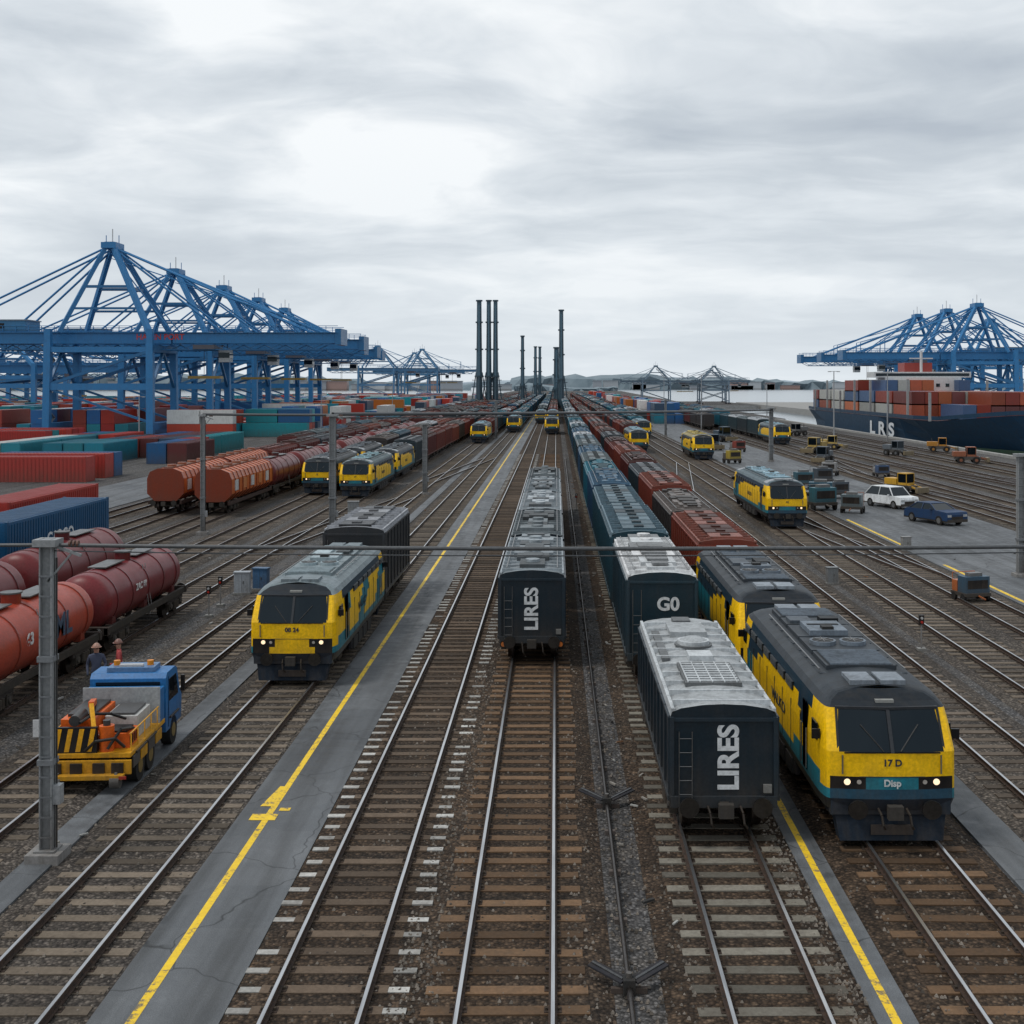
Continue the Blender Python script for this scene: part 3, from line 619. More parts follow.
# ------------------------------------------------------------------ ship-to-shore cranes
def crane(X,Y,sg=1,reach=43,back=36,H=36,zb=17.5,k=1,col=CBLUE,th=1.0):
    b=B(); c=col; d=tuple(v*.75 for v in c)
    for sx in(-9.5,9.5):
        for sy in(-7,7):
            b.beam((sx,sy,0.6),(sx*.98,sy*.95,zb),1.25*th,1.25*th,c); b.box(sx-1,sx+1,sy-2,sy+2,0,.9,(.05,.05,.06))
            b.beam((sx*.98,sy*.95,zb),(sx*.98,sy*.95,zb+2.6),1.1*th,1.1*th,c)
        b.beam((sx,-7,2.2),(sx,7,2.2),1.1*th,1.3*th,c); b.beam((sx,-7,zb-1),(sx,7,zb-1),1.1*th,1.3*th,d)
        b.beam((sx,-6.8,9),(sx,0,zb-1.5),.5,.5,d); b.beam((sx,6.8,9),(sx,0,zb-1.5),.5,.5,d)
    for sy in(-7,7):
        b.beam((-9.5,sy*.97,9.5),(9.5,sy*.97,9.5),1.0*th,1.2*th,c); b.beam((-9.5,sy*.96,zb-1.2),(9.5,sy*.96,zb-1.2),.9*th,1.0*th,c)
        b.beam((-9.3,sy,9.8),(9.3,sy,zb-1.5),.55,.55,d)
        b.beam((9.3,sy,3),(-9.3,sy,9.2),.4,.4,d)
    for sy in(-2.6,2.6):
        b.box(-back,12,sy-.55,sy+.55,zb,zb+2.3*th,c); b.box(12.3,reach,sy-.5,sy+.5,zb+.1,zb+2.0*th,c)
        q=-back
        while q<reach:
            b.beam((q,sy*1.25,zb+2.2),(q,sy*1.25,zb+3.3),.1,.1,c); q+=2.4
        b.beam((-back,sy*1.25,zb+3.3),(reach,sy*1.25,zb+3.3),.1,.1,c); b.beam((-back,sy*1.25,zb+2.75),(reach,sy*1.25,zb+2.75),.07,.07,c)
        b.box(-back,reach,sy*1.25-.3,sy*1.25+.3,zb+2.0*th,zb+2.12*th,d)
        q=-back
        while q<reach-4: b.beam((q,sy,zb-.1),(q+2,sy,zb-1.1),.16,.16,d); b.beam((q+2,sy,zb-1.1),(q+4,sy,zb-.1),.16,.16,d); q+=4
        b.beam((-back+2,sy,zb-1.1),(reach-3,sy,zb-1.1),.2,.2,d)
    q=-back
    while q<=reach: b.box(q-.25,q+.25,-2.2,2.2,zb+.5,zb+1.6*th,d); q+=7
    b.box(reach-.5,reach+.6,-3.4,3.4,zb-.2,zb+2.8*th,d); b.box(-back-.6,-back+.4,-3.4,3.4,zb-.2,zb+2.6*th,d)
    for s in(-1,1):
        b.beam((9.0,s*6.2,zb+2),(.6,s*1.4,H),.9*th,.9*th,c); b.beam((-7.5,s*6.2,zb+2),(-.6,s*1.4,H),.75*th,.75*th,c)
        b.beam((4.2,s*3.6,zb+2+(H-zb-2)*.52),(-3.6,s*3.6,zb+2+(H-zb-2)*.52),.5,.5,d)
        b.beam((6.6,s*4.9,zb+2+(H-zb-2)*.27),(-5.6,s*4.9,zb+2+(H-zb-2)*.27),.4,.4,d)
        for tx in(reach*.5,reach*.88): b.cyl((.3,s*1.5,H-.3),(tx,s*2.6,zb+2.1),.2*th,n=6,col=c)
        b.cyl((.3,s*1.5,H-1.5),(reach*.28,s*2.6,zb+2.1),.12,n=6,col=c)
        for tx in(-back*.93,-back*.5): b.cyl((-.3,s*1.5,H-.3),(tx,s*2.6,zb+2.1),.2*th,n=6,col=c)
        b.cyl((.3,s*1.5,H-2.5),(reach*.7,s*2.6,zb+6),.08,n=6,col=c); b.beam((reach*.7,s*2.6,zb+2),(reach*.7,s*2.6,zb+6),.2,.2,c)
    b.beam((4.6,-3.9,zb+2+(H-zb-2)*.5),(4.6,3.9,zb+2+(H-zb-2)*.5),.6,.6,d)
    b.box(-1.4,1.4,-2.2,2.2,H-.6,H+.5,c); b.box(-.9,.9,-1.7,1.7,H+.5,H+.62,d)
    for s in(-1,1): b.beam((s*1.2,0,H+.5),(s*1.2,0,H+2),.12,.12,c)
    b.beam((0,0,H+.5),(0,0,H+3.2),.14,.14,(.5,.5,.5))
    if th==1.0:
        b.box(-24,-15,-3.1,3.1,zb+2.4,zb+4.3,(.05,.2,.38)); b.box(-24.2,-14.8,-3.3,3.3,zb+4.3,zb+4.5,(.2,.26,.32)); b.box(-21,-19,-3.15,-3.1,zb+2.8,zb+3.8,BLK)
    b.box(16,20,-3,3,zb-1.0,zb-.2,(.1,.1,.12)); b.box(20.3,22.3,-1.2,1.2,zb-3.4,zb-.9,(.4,.42,.43)); b.box(20.25,22.35,-1.25,1.25,zb-2.6,zb-1.6,BLK,M_GLASS)
    for s in(-.9,.9): b.cyl((17.5,s,zb-1),(17.5,s,zb-6),.05,n=5,col=(.05,.05,.05))
    b.box(14.5,20.5,-1.2,1.2,zb-6.5,zb-6,(.3,.2,.05))
    if th==1.0:
        for q in range(6):
            z=1+q*2.7
            if z+2.7<zb: b.beam((-10.6,-6+(q%2)*5,z),(-10.6,-1-(q%2)*5,z+2.7),.5,.12,(.25,.27,.28)); b.box(-11,-10.2,-7,-5.8,z-.05,z+.05,(.25,.27,.28))
    me=b.mesh('gantry_crane')
    if sg<0: me.transform(Matrix.Scale(-1,4,(1,0,0))); me.flip_normals()
    o=place(me,'gantry_crane',(X,Y,0)); o.scale=(k,k,k); return o
c1=crane(-83.5,226); text(c1,'lettering','HAFEN PORT',1.5,(10,-3.17,18.7),(H2,0,0),(.6,.05,.04),bold=.03)
crane(-83,262,reach=41,H=34.5); crane(-83,300,reach=35,H=34); crane(-83,335,reach=33,H=33.5); crane(-84,372,reach=30,H=33)
crane(-150,330,reach=40,back=30,H=22,zb=13); crane(-170,400,reach=50,H=26,zb=15)
PB=(.09,.24,.42)  # crane blue lightened for the far row, haze mixed into the colour
for X,Y in((-95,640),(-78,700),(-92,780)): crane(X,Y,reach=32,back=26,H=30,zb=17,th=.7,col=PB)
for X,Y in((128,365),(127.5,392),(127,422)): crane(X,Y,sg=-1,H=34,reach=41)
crane(170,470,sg=-1,H=35)
GR=(.16,.23,.30)
crane(49,590,k=.72,reach=26,back=24,H=26,zb=15,col=GR,th=.6); crane(79,600,sg=-1,k=.72,reach=26,back=24,H=26,zb=15,col=GR,th=.6); crane(84,650,k=.72,reach=26,back=24,H=24,zb=15,col=GR,th=.6)
# ------------------------------------------------------------------ container ship
b=B(); L=122; secs=[]
for t in(0,.02,.05,.09,.14,.2,.28,.4,.6,.8,.93,1.0):
    bd=12.5*min(1,(max(t,.0)/.2))**.5 if t>0 else .3; bw=12.5*min(1,max(0.02,(t-.03)/.3))**.75
    if t>.9: bd*=1-.1*(t-.9)/.1; bw*=1-.45*(t-.9)/.1
    dz=3.4+1.6*max(0,(.13-t)/.13); rake=-3.5*max(0,1-t/.1)
    secs.append([(-bw*.9,t*L,-4.5),(-bw,t*L,-1.2),(-(bw*.6+bd*.4),t*L+rake*.4,1),(-bd,t*L+rake,dz),(bd,t*L+rake,dz),((bw*.6+bd*.4),t*L+rake*.4,1),(bw,t*L,-1.2),(bw*.9,t*L,-4.5)])
HB=(.01,.04,.08)
for k in range(len(secs)-1):
    for i in range(7):
        col=(.03,.12,.07) if i in(0,6) else (HB if i!=3 else (.12,.05,.04))
        b.add([secs[k][i],secs[k][i+1],secs[k+1][i+1],secs[k+1][i]],[(0,1,2,3)],col,M_ROOF if i in(1,2,4,5) else M_PAINT)
b.add(secs[0],[tuple(range(8))],HB,M_ROOF); b.add(secs[-1],[tuple(range(8))],HB,M_ROOF)
for k in range(len(secs)-1):
    for i in 3,4: p,q=secs[k][i],secs[k+1][i]; b.beam((p[0],p[1],p[2]+.45),(q[0],q[1],q[2]+.45),.15,.7,HB)
SP=[(.30,.05,.03),(.22,.04,.03),(.34,.08,.04),(.14,.05,.05),(.42,.12,.05),(.05,.1,.2),(.5,.5,.46),(.03,.18,.2),(.36,.05,.03)]
y=16; bay=0
while y<L-8:
    if 58<y<68: y=70; continue
    hh=[2,3,2,3,3,2,3,2,3][bay%9]; bay+=1
    for i in range(9):
        x=-11.4+i*2.55
        if y<20 and abs(x+1.2)>7: continue
        h2=hh if R.random()<.6 else hh-1; h2=min(h2,2) if y<45 else h2
        for k in range(h2):
            container(b,x,y,3.7+k*2.3,12.2 if y+12.2<L else 6,sh(R.choice(SP),.6,1.25))
    for x in(-12.3,12.3): b.box(x-.2,x+.2,y-.7,y-.3,3.4,3.7+hh*2.4,(.3,.3,.3))
    y+=13.4
b.box(-8,8,59,67.5,3.4,11.4,(.6,.61,.61)); b.box(-10.4,10.4,60,66,11.4,12.6,(.6,.61,.61)); b.box(-10.0,10.0,59.95,60,11.7,12.3,BLK,M_GLASS)
for q in range(3):
    for x in range(-7,8,2): b.box(x-.4,x+.4,58.95,59,5+q*2.2,5.7+q*2.2,BLK,M_GLASS)
b.box(-3,3,63,68,12.6,14.6,(.3,.05,.04)); b.cyl((0,61,12.6),(0,61,17),.3,n=8,col=(.6,.6,.6)); b.beam((-2.5,61,15.5),(2.5,61,15.5),.25,.25,(.6,.6,.6)); b.cyl((0,2,5),(0,2,9),.25,n=8,col=(.6,.6,.6))
ship=b.obj('container_ship',(78.5,197,0)); 
text(ship,'lettering','L R S',3.6,(-12.62,46,.9),(H2,0,-H2),(.7,.72,.73),sx=2.4,bold=.12)
# ------------------------------------------------------------------ tall dark masts in the distance
def mast(X,Y,H,r,name='lattice_tower'):
    b=B(); c=(.04,.075,.10)
    zs=[0,H*.3,H*.55,H*.8,H]; rr=[r*1.25,r*1.1,r,r*.9,r*.85]
    for i in range(4):
        b.cyl((0,0,zs[i]),(0,0,zs[i+1]),rr[i],rr[i+1],n=10,col=tuple(v*(1+.5*(i%2)) for v in c)); b.cyl((0,0,zs[i+1]-.6),(0,0,zs[i+1]),rr[i]*1.35,n=10,col=c)
    for s in(-1,1):
        b.beam((s*r*3,0,0),(s*r*1.1,0,H*.33),.4,.4,c); b.beam((0,s*r*3,0),(0,s*r*1.1,H*.33),.4,.4,c)
    for q in range(5): z=H*.06*(q+.3); b.beam((-r*2.6,0,z),(r*2.6,0,z),.25,.25,c)
    b.box(-r*.3,r*.3,-r*1.5,-r,0,H*.95,tuple(v*2.2 for v in c))
    b.obj(name,(X,Y,0))
mast(-32,500,45,1.15); mast(-28,500,45,1.05); mast(-25.2,500,45,1.0)
mast(-14.5,520,31,.8); mast(-12,700,32,.9); mast(-9.5,705,32,.9); mast(2.2,500,41,1.0); mast(.2,520,26,1.2)
def lamp(X,Y,H=14):
    b=B(); b.cyl((0,0,0),(0,0,H),.14,.07,n=8,col=(.3,.31,.32)); b.beam((-.7,0,H),(.7,0,H),.07,.07,(.3,.31,.32))
    for s in(-1,1): b.box(s*.7-.25,s*.7+.25,-.12,.12,H-.1,H+.02,(.4,.4,.4))
    b.obj('lamp_post',(X,Y,0))
for X,Y in((-45,230),(-66,190),(-110,260),(31.5,260),(31.5,350),(58,330),(-45,330),(-45,440),(21,420),(-60,520),(44,190),(58,210)): lamp(X,Y,R.choice([8,10,12]))
def post(X,Y,H,w=.26):
    b=B(); c=(.27,.28,.285)
    b.box(-w/2,w/2,-.02,.02,0,H,c); b.box(-w/2,-w/2+.03,-w/2,w/2,0,H,c); b.box(w/2-.03,w/2,-w/2,w/2,0,H,c)
    b.box(-.35,.35,-.35,.35,0,.22,(.25,.24,.23),M_MATTE); b.box(-.22,.22,-.22,.22,.22,.26,c)
    for z in(H*.3,H*.62): b.box(-w*.62,w*.62,-w*.6,w*.6,z,z+.12,(.18,.19,.2))
    b.box(-w*.9,w*.9,-w*.8,w*.8,H-.15,H,c); b.beam((0,0,H-.1),(.7,0,H-.35),.06,.06,c); b.beam((0,0,H-.9),(.5,0,H-.3),.04,.04,c)
    for q in range(3): b.cyl((.45+q*.08,0,H-.1),(.49+q*.08,0,H-.1),.07,n=8,col=(.15,.08,.06))
    for q in range(14): b.box(-w*.5,w*.5,-w*.52,-w*.5,.5+q*.42,.54+q*.42,(.16,.17,.18))
    b.box(w/2,w/2+.16,-.1,.1,1.2,1.6,(.3,.31,.32)); b.cyl((w/2+.03,.05,0),(w/2+.03,.05,H-.4),.02,n=6,col=(.05,.05,.05))
    return b.obj('catenary_post',(X,Y,0),0,.004)
post(-10.67,25.2,6.75,.27); post(12.9,25.2,6.75,.3); post(-14.8,79.5,8.0,.4); post(27.6,154,7.0,.5); post(-11.8,108,6.5,.4); post(24,62,6.4,.34); post(-23.4,79.5,8,.26); post(-11,220,7,.4); post(21,230,7,.4)
def span(p,q,r,sag=.12,n=16,name='span_cable',col=(.09,.095,.1)):
    b=B(); p=Vector(p);q=Vector(q); pr=None
    for i in range(n+1):
        t=i/n; a=p.lerp(q,t); a.z-=sag*4*t*(1-t)
        if pr is not None: b.cyl(pr,a,r,n=6,col=col,caps=False)
        pr=a
    b.obj(name)
span((-10.67,25.2,6.62),(12.9,25.2,6.62),.045,.08); span((-30,25.2,6.7),(-10.67,25.2,6.62),.04,.05)
span((-10.67,25.2,6.5),(12.9,25.2,6.52),.014,.12)
span((-23.4,79.5,8.0),(-14.8,79.5,7.95),.1,.02); span((-14.8,79.5,8.0),(27.6,154,6.7),.14,.1); span((-14.8,79.5,7.75),(27.6,154,6.3),.05,.1); 
# ------------------------------------------------------------------ service truck
def truck():
    b=B(); blue=(.02,.15,.38); yl=(.75,.36,.01); og=(.72,.13,.015)
    b.box(-.45,-.3,.2,5.6,.5,.68,(.04,.04,.04)); b.box(.3,.45,.2,5.6,.5,.68,(.04,.04,.04))
    for y in(1.1,2.2,4.9):
        for s in(-1,1):
            b.cyl((s*.82,y,.45),(s*1.12,y,.45),.45,n=24,col=(.02,.02,.02),mat=M_MATTE); b.cyl((s*1.1,y,.45),(s*1.13,y,.45),.22,n=16,col=(.3,.2,.05))
            b.box(min(s*.8,s*1.18),max(s*.8,s*1.18),y-.52,y+.52,.94,1.0,(.03,.03,.03))
        b.cyl((-.8,y,.45),(.8,y,.45),.07,n=8,col=(.03,.03,.03))
    prof=[(3.95,.6),(5.9,.6),(5.95,1.35),(5.7,1.55),(5.35,2.35),(5.1,2.45),(4.1,2.45),(3.95,2.3)]
    b.prismx(prof,-1.12,1.12,blue)
    b.box(-.95,.95,3.92,3.96,1.55,2.2,BLK,M_GLASS)
    for s in(-1,1):
        b.prismx([(4.3,1.5),(5.45,1.5),(5.2,2.2),(4.3,2.2)],s*1.125-.01,s*1.125+.01,BLK,M_GLASS); b.box(s*1.13-.01,s*1.13+.01,4.25,4.28,.7,2.3,(.01,.04,.1)); b.box(s*1.3-.06,s*1.3+.06,5.3,5.4,1.6,2.1,BLK)
    v=[(-.95,5.69,1.62),(.95,5.69,1.62),(.9,5.42,2.28),(-.9,5.42,2.28)]; b.add(v,[(0,1,2,3)],BLK,M_GLASS)
    b.box(-.7,.7,4.2,5.0,2.45,2.6,(.1,.2,.36)); b.cyl((-.5,4.6,2.6),(-.5,4.6,2.75),.1,n=12,col=(.7,.25,.02)); b.cyl((.5,4.6,2.6),(.5,4.6,2.75),.1,n=12,col=(.7,.25,.02)); b.box(-.35,.35,4.3,4.45,2.6,2.68,(.5,.5,.5))
    b.box(-1.12,1.12,.1,3.85,.95,1.08,yl); b.box(-1.1,1.1,3.3,3.85,1.08,2.1,blue); b.box(-1.12,1.12,3.25,3.3,1.08,2.2,(.35,.37,.38))
    b.box(-1.0,-.1,.9,3.0,1.08,1.85,og); b.box(.0,.9,1.6,3.0,1.08,1.75,(.5,.5,.48)); b.box(.1,.8,1.7,2.9,1.75,1.82,(.08,.08,.08)); b.box(-.9,-.2,1.2,2.9,1.85,1.93,(.03,.03,.03)); b.box(.0,.95,.6,1.5,1.08,1.5,og); b.box(.1,.85,.7,1.4,1.5,1.56,BLK)
    for q in range(4): b.box(-1.02,-1.0,1.0+q*.5,1.3+q*.5,1.2,1.7,BLK); b.box(.95,.97,.65+q*.22,.75+q*.22,1.15,1.42,BLK)
    b.cyl((-.5,1.2,1.95),(-.5,.5,1.9),.16,n=14,col=(.06,.06,.06)); b.cyl((.4,.4,1.08),(.4,.4,1.8),.2,n=16,col=og); b.cyl((.4,.4,1.8),(.4,.4,1.95),.1,n=12,col=(.05,.05,.05)); b.cyl((0,.5,1.08),(0,.5,1.5),.16,n=12,col=(.4,.4,.4),mat=M_METAL)
    b.beam((-.6,2.6,1.95),(-.2,1.0,2.25),.16,.16,og); b.beam((-.2,1.0,2.25),(.1,.3,1.5),.12,.14,yl); b.beam((-.5,2.2,1.9),(-.3,1.4,2.05),.08,.08,(.5,.5,.5),M_METAL)
    for s in(-1,1):
        for q in range(5): b.cyl((s*1.08,.3+q*.7,1.08),(s*1.08,.3+q*.7,1.6),.02,n=6,col=yl)
        b.cyl((s*1.08,.2,1.6),(s*1.08,3.2,1.6),.022,n=6,col=yl)
        for q in range(4): b.box(s*1.13-.02,s*1.13+.02,.3+q*.8,.95+q*.8,.6,.93,yl if q%2 else (.08,.08,.08))
    b.box(-1.15,1.15,.02,.1,.5,.9,yl)
    for x in(-.85,-.3,.3,.8): b.box(x-.16,x+.16,-.06,.01,.55,.84,BLK)
    b.prismx([(.15,1.08),(.3,1.08),(.3,1.8),(.2,1.8)],-1.0,.2,BLK)
    for q in range(4): 
        x=-.97+q*.3; b.add([(x,.138,1.12),(x+.13,.138,1.12),(x+.23,.185,1.76),(x+.1,.185,1.76)],[(0,1,2,3)],yl,M_PAINT)
    b.box(-1.0,1.0,-.25,.0,.42,.55,yl)
    b.cyl((-.9,-.1,.35),(-.65,-.1,.35),.2,n=14,col=(.1,.1,.1)); b.cyl((.65,-.1,.35),(.9,-.1,.35),.2,n=14,col=(.1,.1,.1))
    for s in(-1,1): b.box(s*1.0-.1,s*1.0+.1,-.28,-.25,.44,.53,(.5,.02,.01)); b.beam((s*.8,-.2,.5),(s*.6,.9,.9),.08,.08,(.1,.1,.1))
    b.beam((-1.3,.3,1.1),(-1.3,.2,1.9),.06,.06,(.5,.5,.5)); b.box(-1.5,-1.1,.14,.17,1.55,2.05,(.6,.6,.6)); b.beam((-1.3,.3,1.1),(-.9,.5,1.0),.06,.06,(.4,.4,.4))
    for pts in ([(.9,.3,1.2),(.7,.1,1.5),(.2,.0,1.45),(-.1,.1,1.15)],[(.6,1.5,1.7),(.3,1.1,1.95),(-.1,.9,2.0),(-.3,.3,1.9)],[(.9,1.2,1.5),(.8,.3,1.7),(.5,.1,1.2)]):
        for p,q in zip(pts,pts[1:]): b.cyl(p,q,.045,n=8,col=(.02,.02,.02))
    o=b.obj('service_truck',(-11.4,29.2,.05),rad(3),.012); o.scale=(.9,.82,.86); return o
truck()
# ------------------------------------------------------------------ cars
def car(X,Y,rz,col,suv=True):
    b=B(); L=4.5; h=1.65 if suv else 1.42; wl=.92
    low=[(0,.35),(0,.78),(.08,.95),(1.05 if suv else 1.2,1.02),(L-.35,.98),(L-.02,.8),(L,.35)]
    b.prismx(low,-wl,wl,col,M_ROOF)
    y0,y1,y2,y3=(.95,1.55,3.7,L-.2) if suv else (1.2,1.95,3.3,3.95)
    v=[(-.88,y0,1.0),(.88,y0,1.0),(.88,y3,.98),(-.88,y3,.98),(-.68,y1,h),(.68,y1,h),(.68,y2,h),(-.68,y2,h)]
    b.add(v,[(0,1,5,4),(1,2,6,5),(2,3,7,6),(3,0,4,7)],BLK,M_GLASS); b.add(v,[(4,5,6,7)],col,M_ROOF)
    b.box(-.69,.69,y1-.02,y2+.02,h-.02,h+.03,col,M_ROOF)
    for s in(-1,1):
        for (ya,yb) in((y0,y1),(y3,y2)): b.beam((s*.885,ya,1.0),(s*.69,yb,h),.07,.06,col)
        ym=(y1+y2)/2; b.beam((s*.89,ym,1.0),(s*.69,ym,h),.07,.05,col)
        for yy in(.85,L-.85):
            b.cyl((s*.75,yy,.33),(s*.93,yy,.33),.34,n=20,col=(.015,.015,.015),mat=M_MATTE); b.cyl((s*.92,yy,.33),(s*.945,yy,.33),.2,n=12,col=(.4,.4,.4),mat=M_METAL)
        b.box(s*.7-.17,s*.7+.17,-.015,.02,.62,.78,(.6,.62,.63)); b.box(s*.72-.15,s*.72+.15,L-.02,L+.012,.62,.8,(.4,.02,.02)); b.box(s*1.0-.07,s*1.0+.07,y0+.35,y0+.45,1.0,1.13,col)
    b.box(-.5,.5,-.012,.02,.45,.65,BLK); b.box(-wl+.03,wl-.03,-.05,L+.05,.25,.45,(.03,.03,.03)); b.box(-.26,.26,L+.05,L+.06,.48,.6,(.6,.6,.5))
    return b.obj('parked_car',(X,Y,.06),rz,.03)
car(28.0,95,rad(25),(.78,.8,.81)); car(28.1,84,rad(24),(.02,.05,.12),False)
def machine(X,Y,rz,k=1,col=(.6,.33,.03)):
    b=B()
    for s in(-1,1):
        for y in(.7,3.0): b.cyl((s*.8,y,.55),(s*1.2,y,.55),.55,n=18,col=(.02,.02,.02),mat=M_MATTE); b.cyl((s*1.18,y,.55),(s*1.22,y,.55),.25,n=12,col=col)
    b.box(-.8,.8,0,3.8,.6,1.1,(.08,.08,.08)); b.box(-.85,.85,2.2,4.1,1.1,1.9,col); b.box(-.75,.75,.7,2.1,1.1,1.4,col); b.box(-.72,.72,.75,2.05,1.4,2.5,BLK,M_GLASS); b.box(-.78,.78,.7,2.1,2.5,2.62,col)
    for s in(-1,1):
        for y in(.72,2.05): b.beam((s*.74,y,1.3),(s*.74,y,2.55),.08,.08,col)
        b.beam((s*.6,.9,1.2),(s*.6,-.9,.7),.16,.22,col)
    b.box(-1.1,1.1,-1.3,-.9,.25,.95,(.25,.2,.12)); b.cyl((.5,3.2,1.9),(.5,3.2,2.5),.07,n=8,col=(.05,.05,.05))
    o=b.obj('wheel_loader',(X,Y,.06),rz,.02); o.scale=(k,k,k)
for a in((32.3,108,rad(35),.72),(43,182,rad(60),.8,(.5,.35,.1)),(36,170,rad(-40),.9,(.4,.28,.08)),(53,150,rad(80),.8,(.3,.1,.05)),(29.5,205,rad(20),1,(.06,.09,.12)),(45,230,rad(-60),.9,(.2,.2,.2)),(47.8,165,rad(30),.8,(.12,.14,.16)),(57.5,175,rad(75),.8,(.45,.2,.03)),(24,180,rad(10),.9,(.06,.1,.14)),(57,128,rad(60),.8,(.5,.45,.4)),(33,150,rad(-30),.8,(.1,.12,.14))): machine(*a)
def trolley(X,Y,rz,body,acc,k=1):
    b=B()
    b.box(-1,1,0,1.9,.35,.55,(.05,.05,.05)); b.box(-.95,.95,.1,1.1,.55,1.5,body); b.box(-.95,.4,1.15,1.8,.55,1.2,acc); b.box(-.8,.8,.08,.1,.8,1.3,BLK); b.box(-.5,.5,.3,.9,1.5,1.7,(.15,.15,.15))
    for s in(-1,1):
        for y in(.4,1.5): b.cyl((s*.85,y,.25),(s*1.05,y,.25),.25,n=14,col=(.02,.02,.02),mat=M_MATTE)
        b.cyl((s*.9,1.8,.55),(s*.9,1.8,1.6),.025,n=6,col=acc)
    b.cyl((-.9,1.8,1.6),(.9,1.8,1.6),.025,n=6,col=acc); b.cyl((.6,1.4,.55),(.6,1.4,1.3),.25,n=12,col=(.3,.3,.3)); b.beam((0,0,.4),(0,-.8,.3),.08,.08,acc)
    o=b.obj('equipment_trailer',(X,Y,.06),rz,.015); o.scale=(k,k,k*1.2)
trolley(19.2,54.5,rad(15),(.04,.09,.14),(.5,.14,.04),.65)
for X,Y,bc,ac,k in((21.2,94,(.03,.13,.17),(.2,.2,.2),1),(22.6,92,(.1,.14,.16),(.35,.12,.05),.8),(21.8,99,(.03,.1,.15),(.1,.1,.1),1),(24.8,104,(.08,.1,.12),(.06,.12,.15),.8),(26.5,118,(.06,.08,.1),(.1,.1,.1),.9),(23.5,113,(.04,.12,.16),(.3,.3,.3),.9),(29.5,130,(.3,.3,.3),(.1,.1,.1),.8),(35,128,(.05,.1,.2),(.3,.3,.3),.7),(22.5,150,(.4,.3,.05),(.1,.1,.1),.9),(27,175,(.25,.05,.04),(.2,.2,.2),.9)): trolley(X,Y,R.uniform(-.5,.5),bc,ac,k)
def cabinet(X,Y,col,k=1):
    b=B(); b.box(-.45,.45,-.25,.25,0,.12,(.25,.25,.24),M_MATTE); b.box(-.4,.4,-.2,.2,.12,1.15,col); b.box(-.44,.44,-.25,.25,1.15,1.22,tuple(c*.7 for c in col)); b.box(-.005,.005,-.206,-.2,.2,1.1,BLK); b.box(.06,.1,-.23,-.2,.6,.75,(.1,.1,.1))
    o=b.obj('trackside_cabinet',(X,Y,0),R.uniform(-.2,.2),.01); o.scale=(k,k,k)
for X,Y,c,k in((-14.9,57,(.5,.55,.6),.9),(-14.3,58.2,(.05,.16,.32),.9),(13.8,60,(.25,.27,.28),.7),(-10.3,70,(.3,.3,.3),.7),(-15.2,90,(.3,.32,.33),1),(21,72,(.35,.35,.34),.7)): cabinet(X,Y,c,k)
def signal(X,Y,h=1.0):
    b=B(); b.cyl((0,0,0),(0,0,h),.03,n=8,col=(.3,.3,.3)); b.box(-.09,.09,-.07,.05,h,h+.34,BLK)
    for q,c in((.08,(.5,.03,.02)),(.23,(.5,.5,.5))): b.cyl((0,-.07,h+q),(0,-.1,h+q),.05,n=10,col=c)
    b.box(-.15,.15,-.15,.15,0,.1,(.25,.25,.24),M_MATTE); b.obj('trackside_signal',(X,Y,0))
for X,Y in((-14.9,51.5),(-15.1,54),(-10.4,62),(13.7,45),(1.6,95)): signal(X,Y)
b=B()
for i in range(320):
    x=R.choice([R.uniform(-16,-9.8),R.uniform(9.3,30),R.uniform(1.4,2.2),R.uniform(-40,-14)]); y=R.uniform(22,130); s=R.uniform(.03,.09)
    c=R.choice([(.3,.28,.25),(.04,.04,.04),(.2,.1,.05),(.4,.4,.38)]); a=R.uniform(0,3); b.beam((x,y,.06+s*.2),(x+math.cos(a)*s*3,y+math.sin(a)*s*3,.06+s*.25),s*.7,s*.5,c,M_MATTE)
b.obj('track_debris')
b=B()
for i in range(9000):
    y=17+ (R.random()**1.6)*34; x=R.choice([R.uniform(-2.7,-1.9),R.uniform(.2,2.4),R.uniform(-5.2,3.0),R.uniform(4.5,5.0),R.uniform(5.7,9.0),R.uniform(-12,-7.3),R.uniform(-17,-9)]); s=R.uniform(.016,.04); c=sh((.15,.13,.11),.35,1.8); z=.055 if abs((x+3.8))<1.5 or abs(x+.8)<1.5 or abs(x-3.5)<1.5 or abs(x-7.4)<1.5 or abs(x+8.7)<1.5 else .01
    if -7.35<x<-5.2: continue
    v=[(x-s,y-s*.6,z),(x+s*.8,y-s,z),(x+s,y+s*.7,z),(x-s*.6,y+s,z),(x-s*.4,y-s*.3,z+s),(x+s*.5,y-s*.4,z+s*.9),(x+s*.2,y+s*.5,z+s*1.1)]
    b.add(v,[(0,1,5,4),(1,2,6,5),(2,3,6),(3,0,4,6),(4,5,6)],c,M_MATTE)
b.obj('loose_gravel')
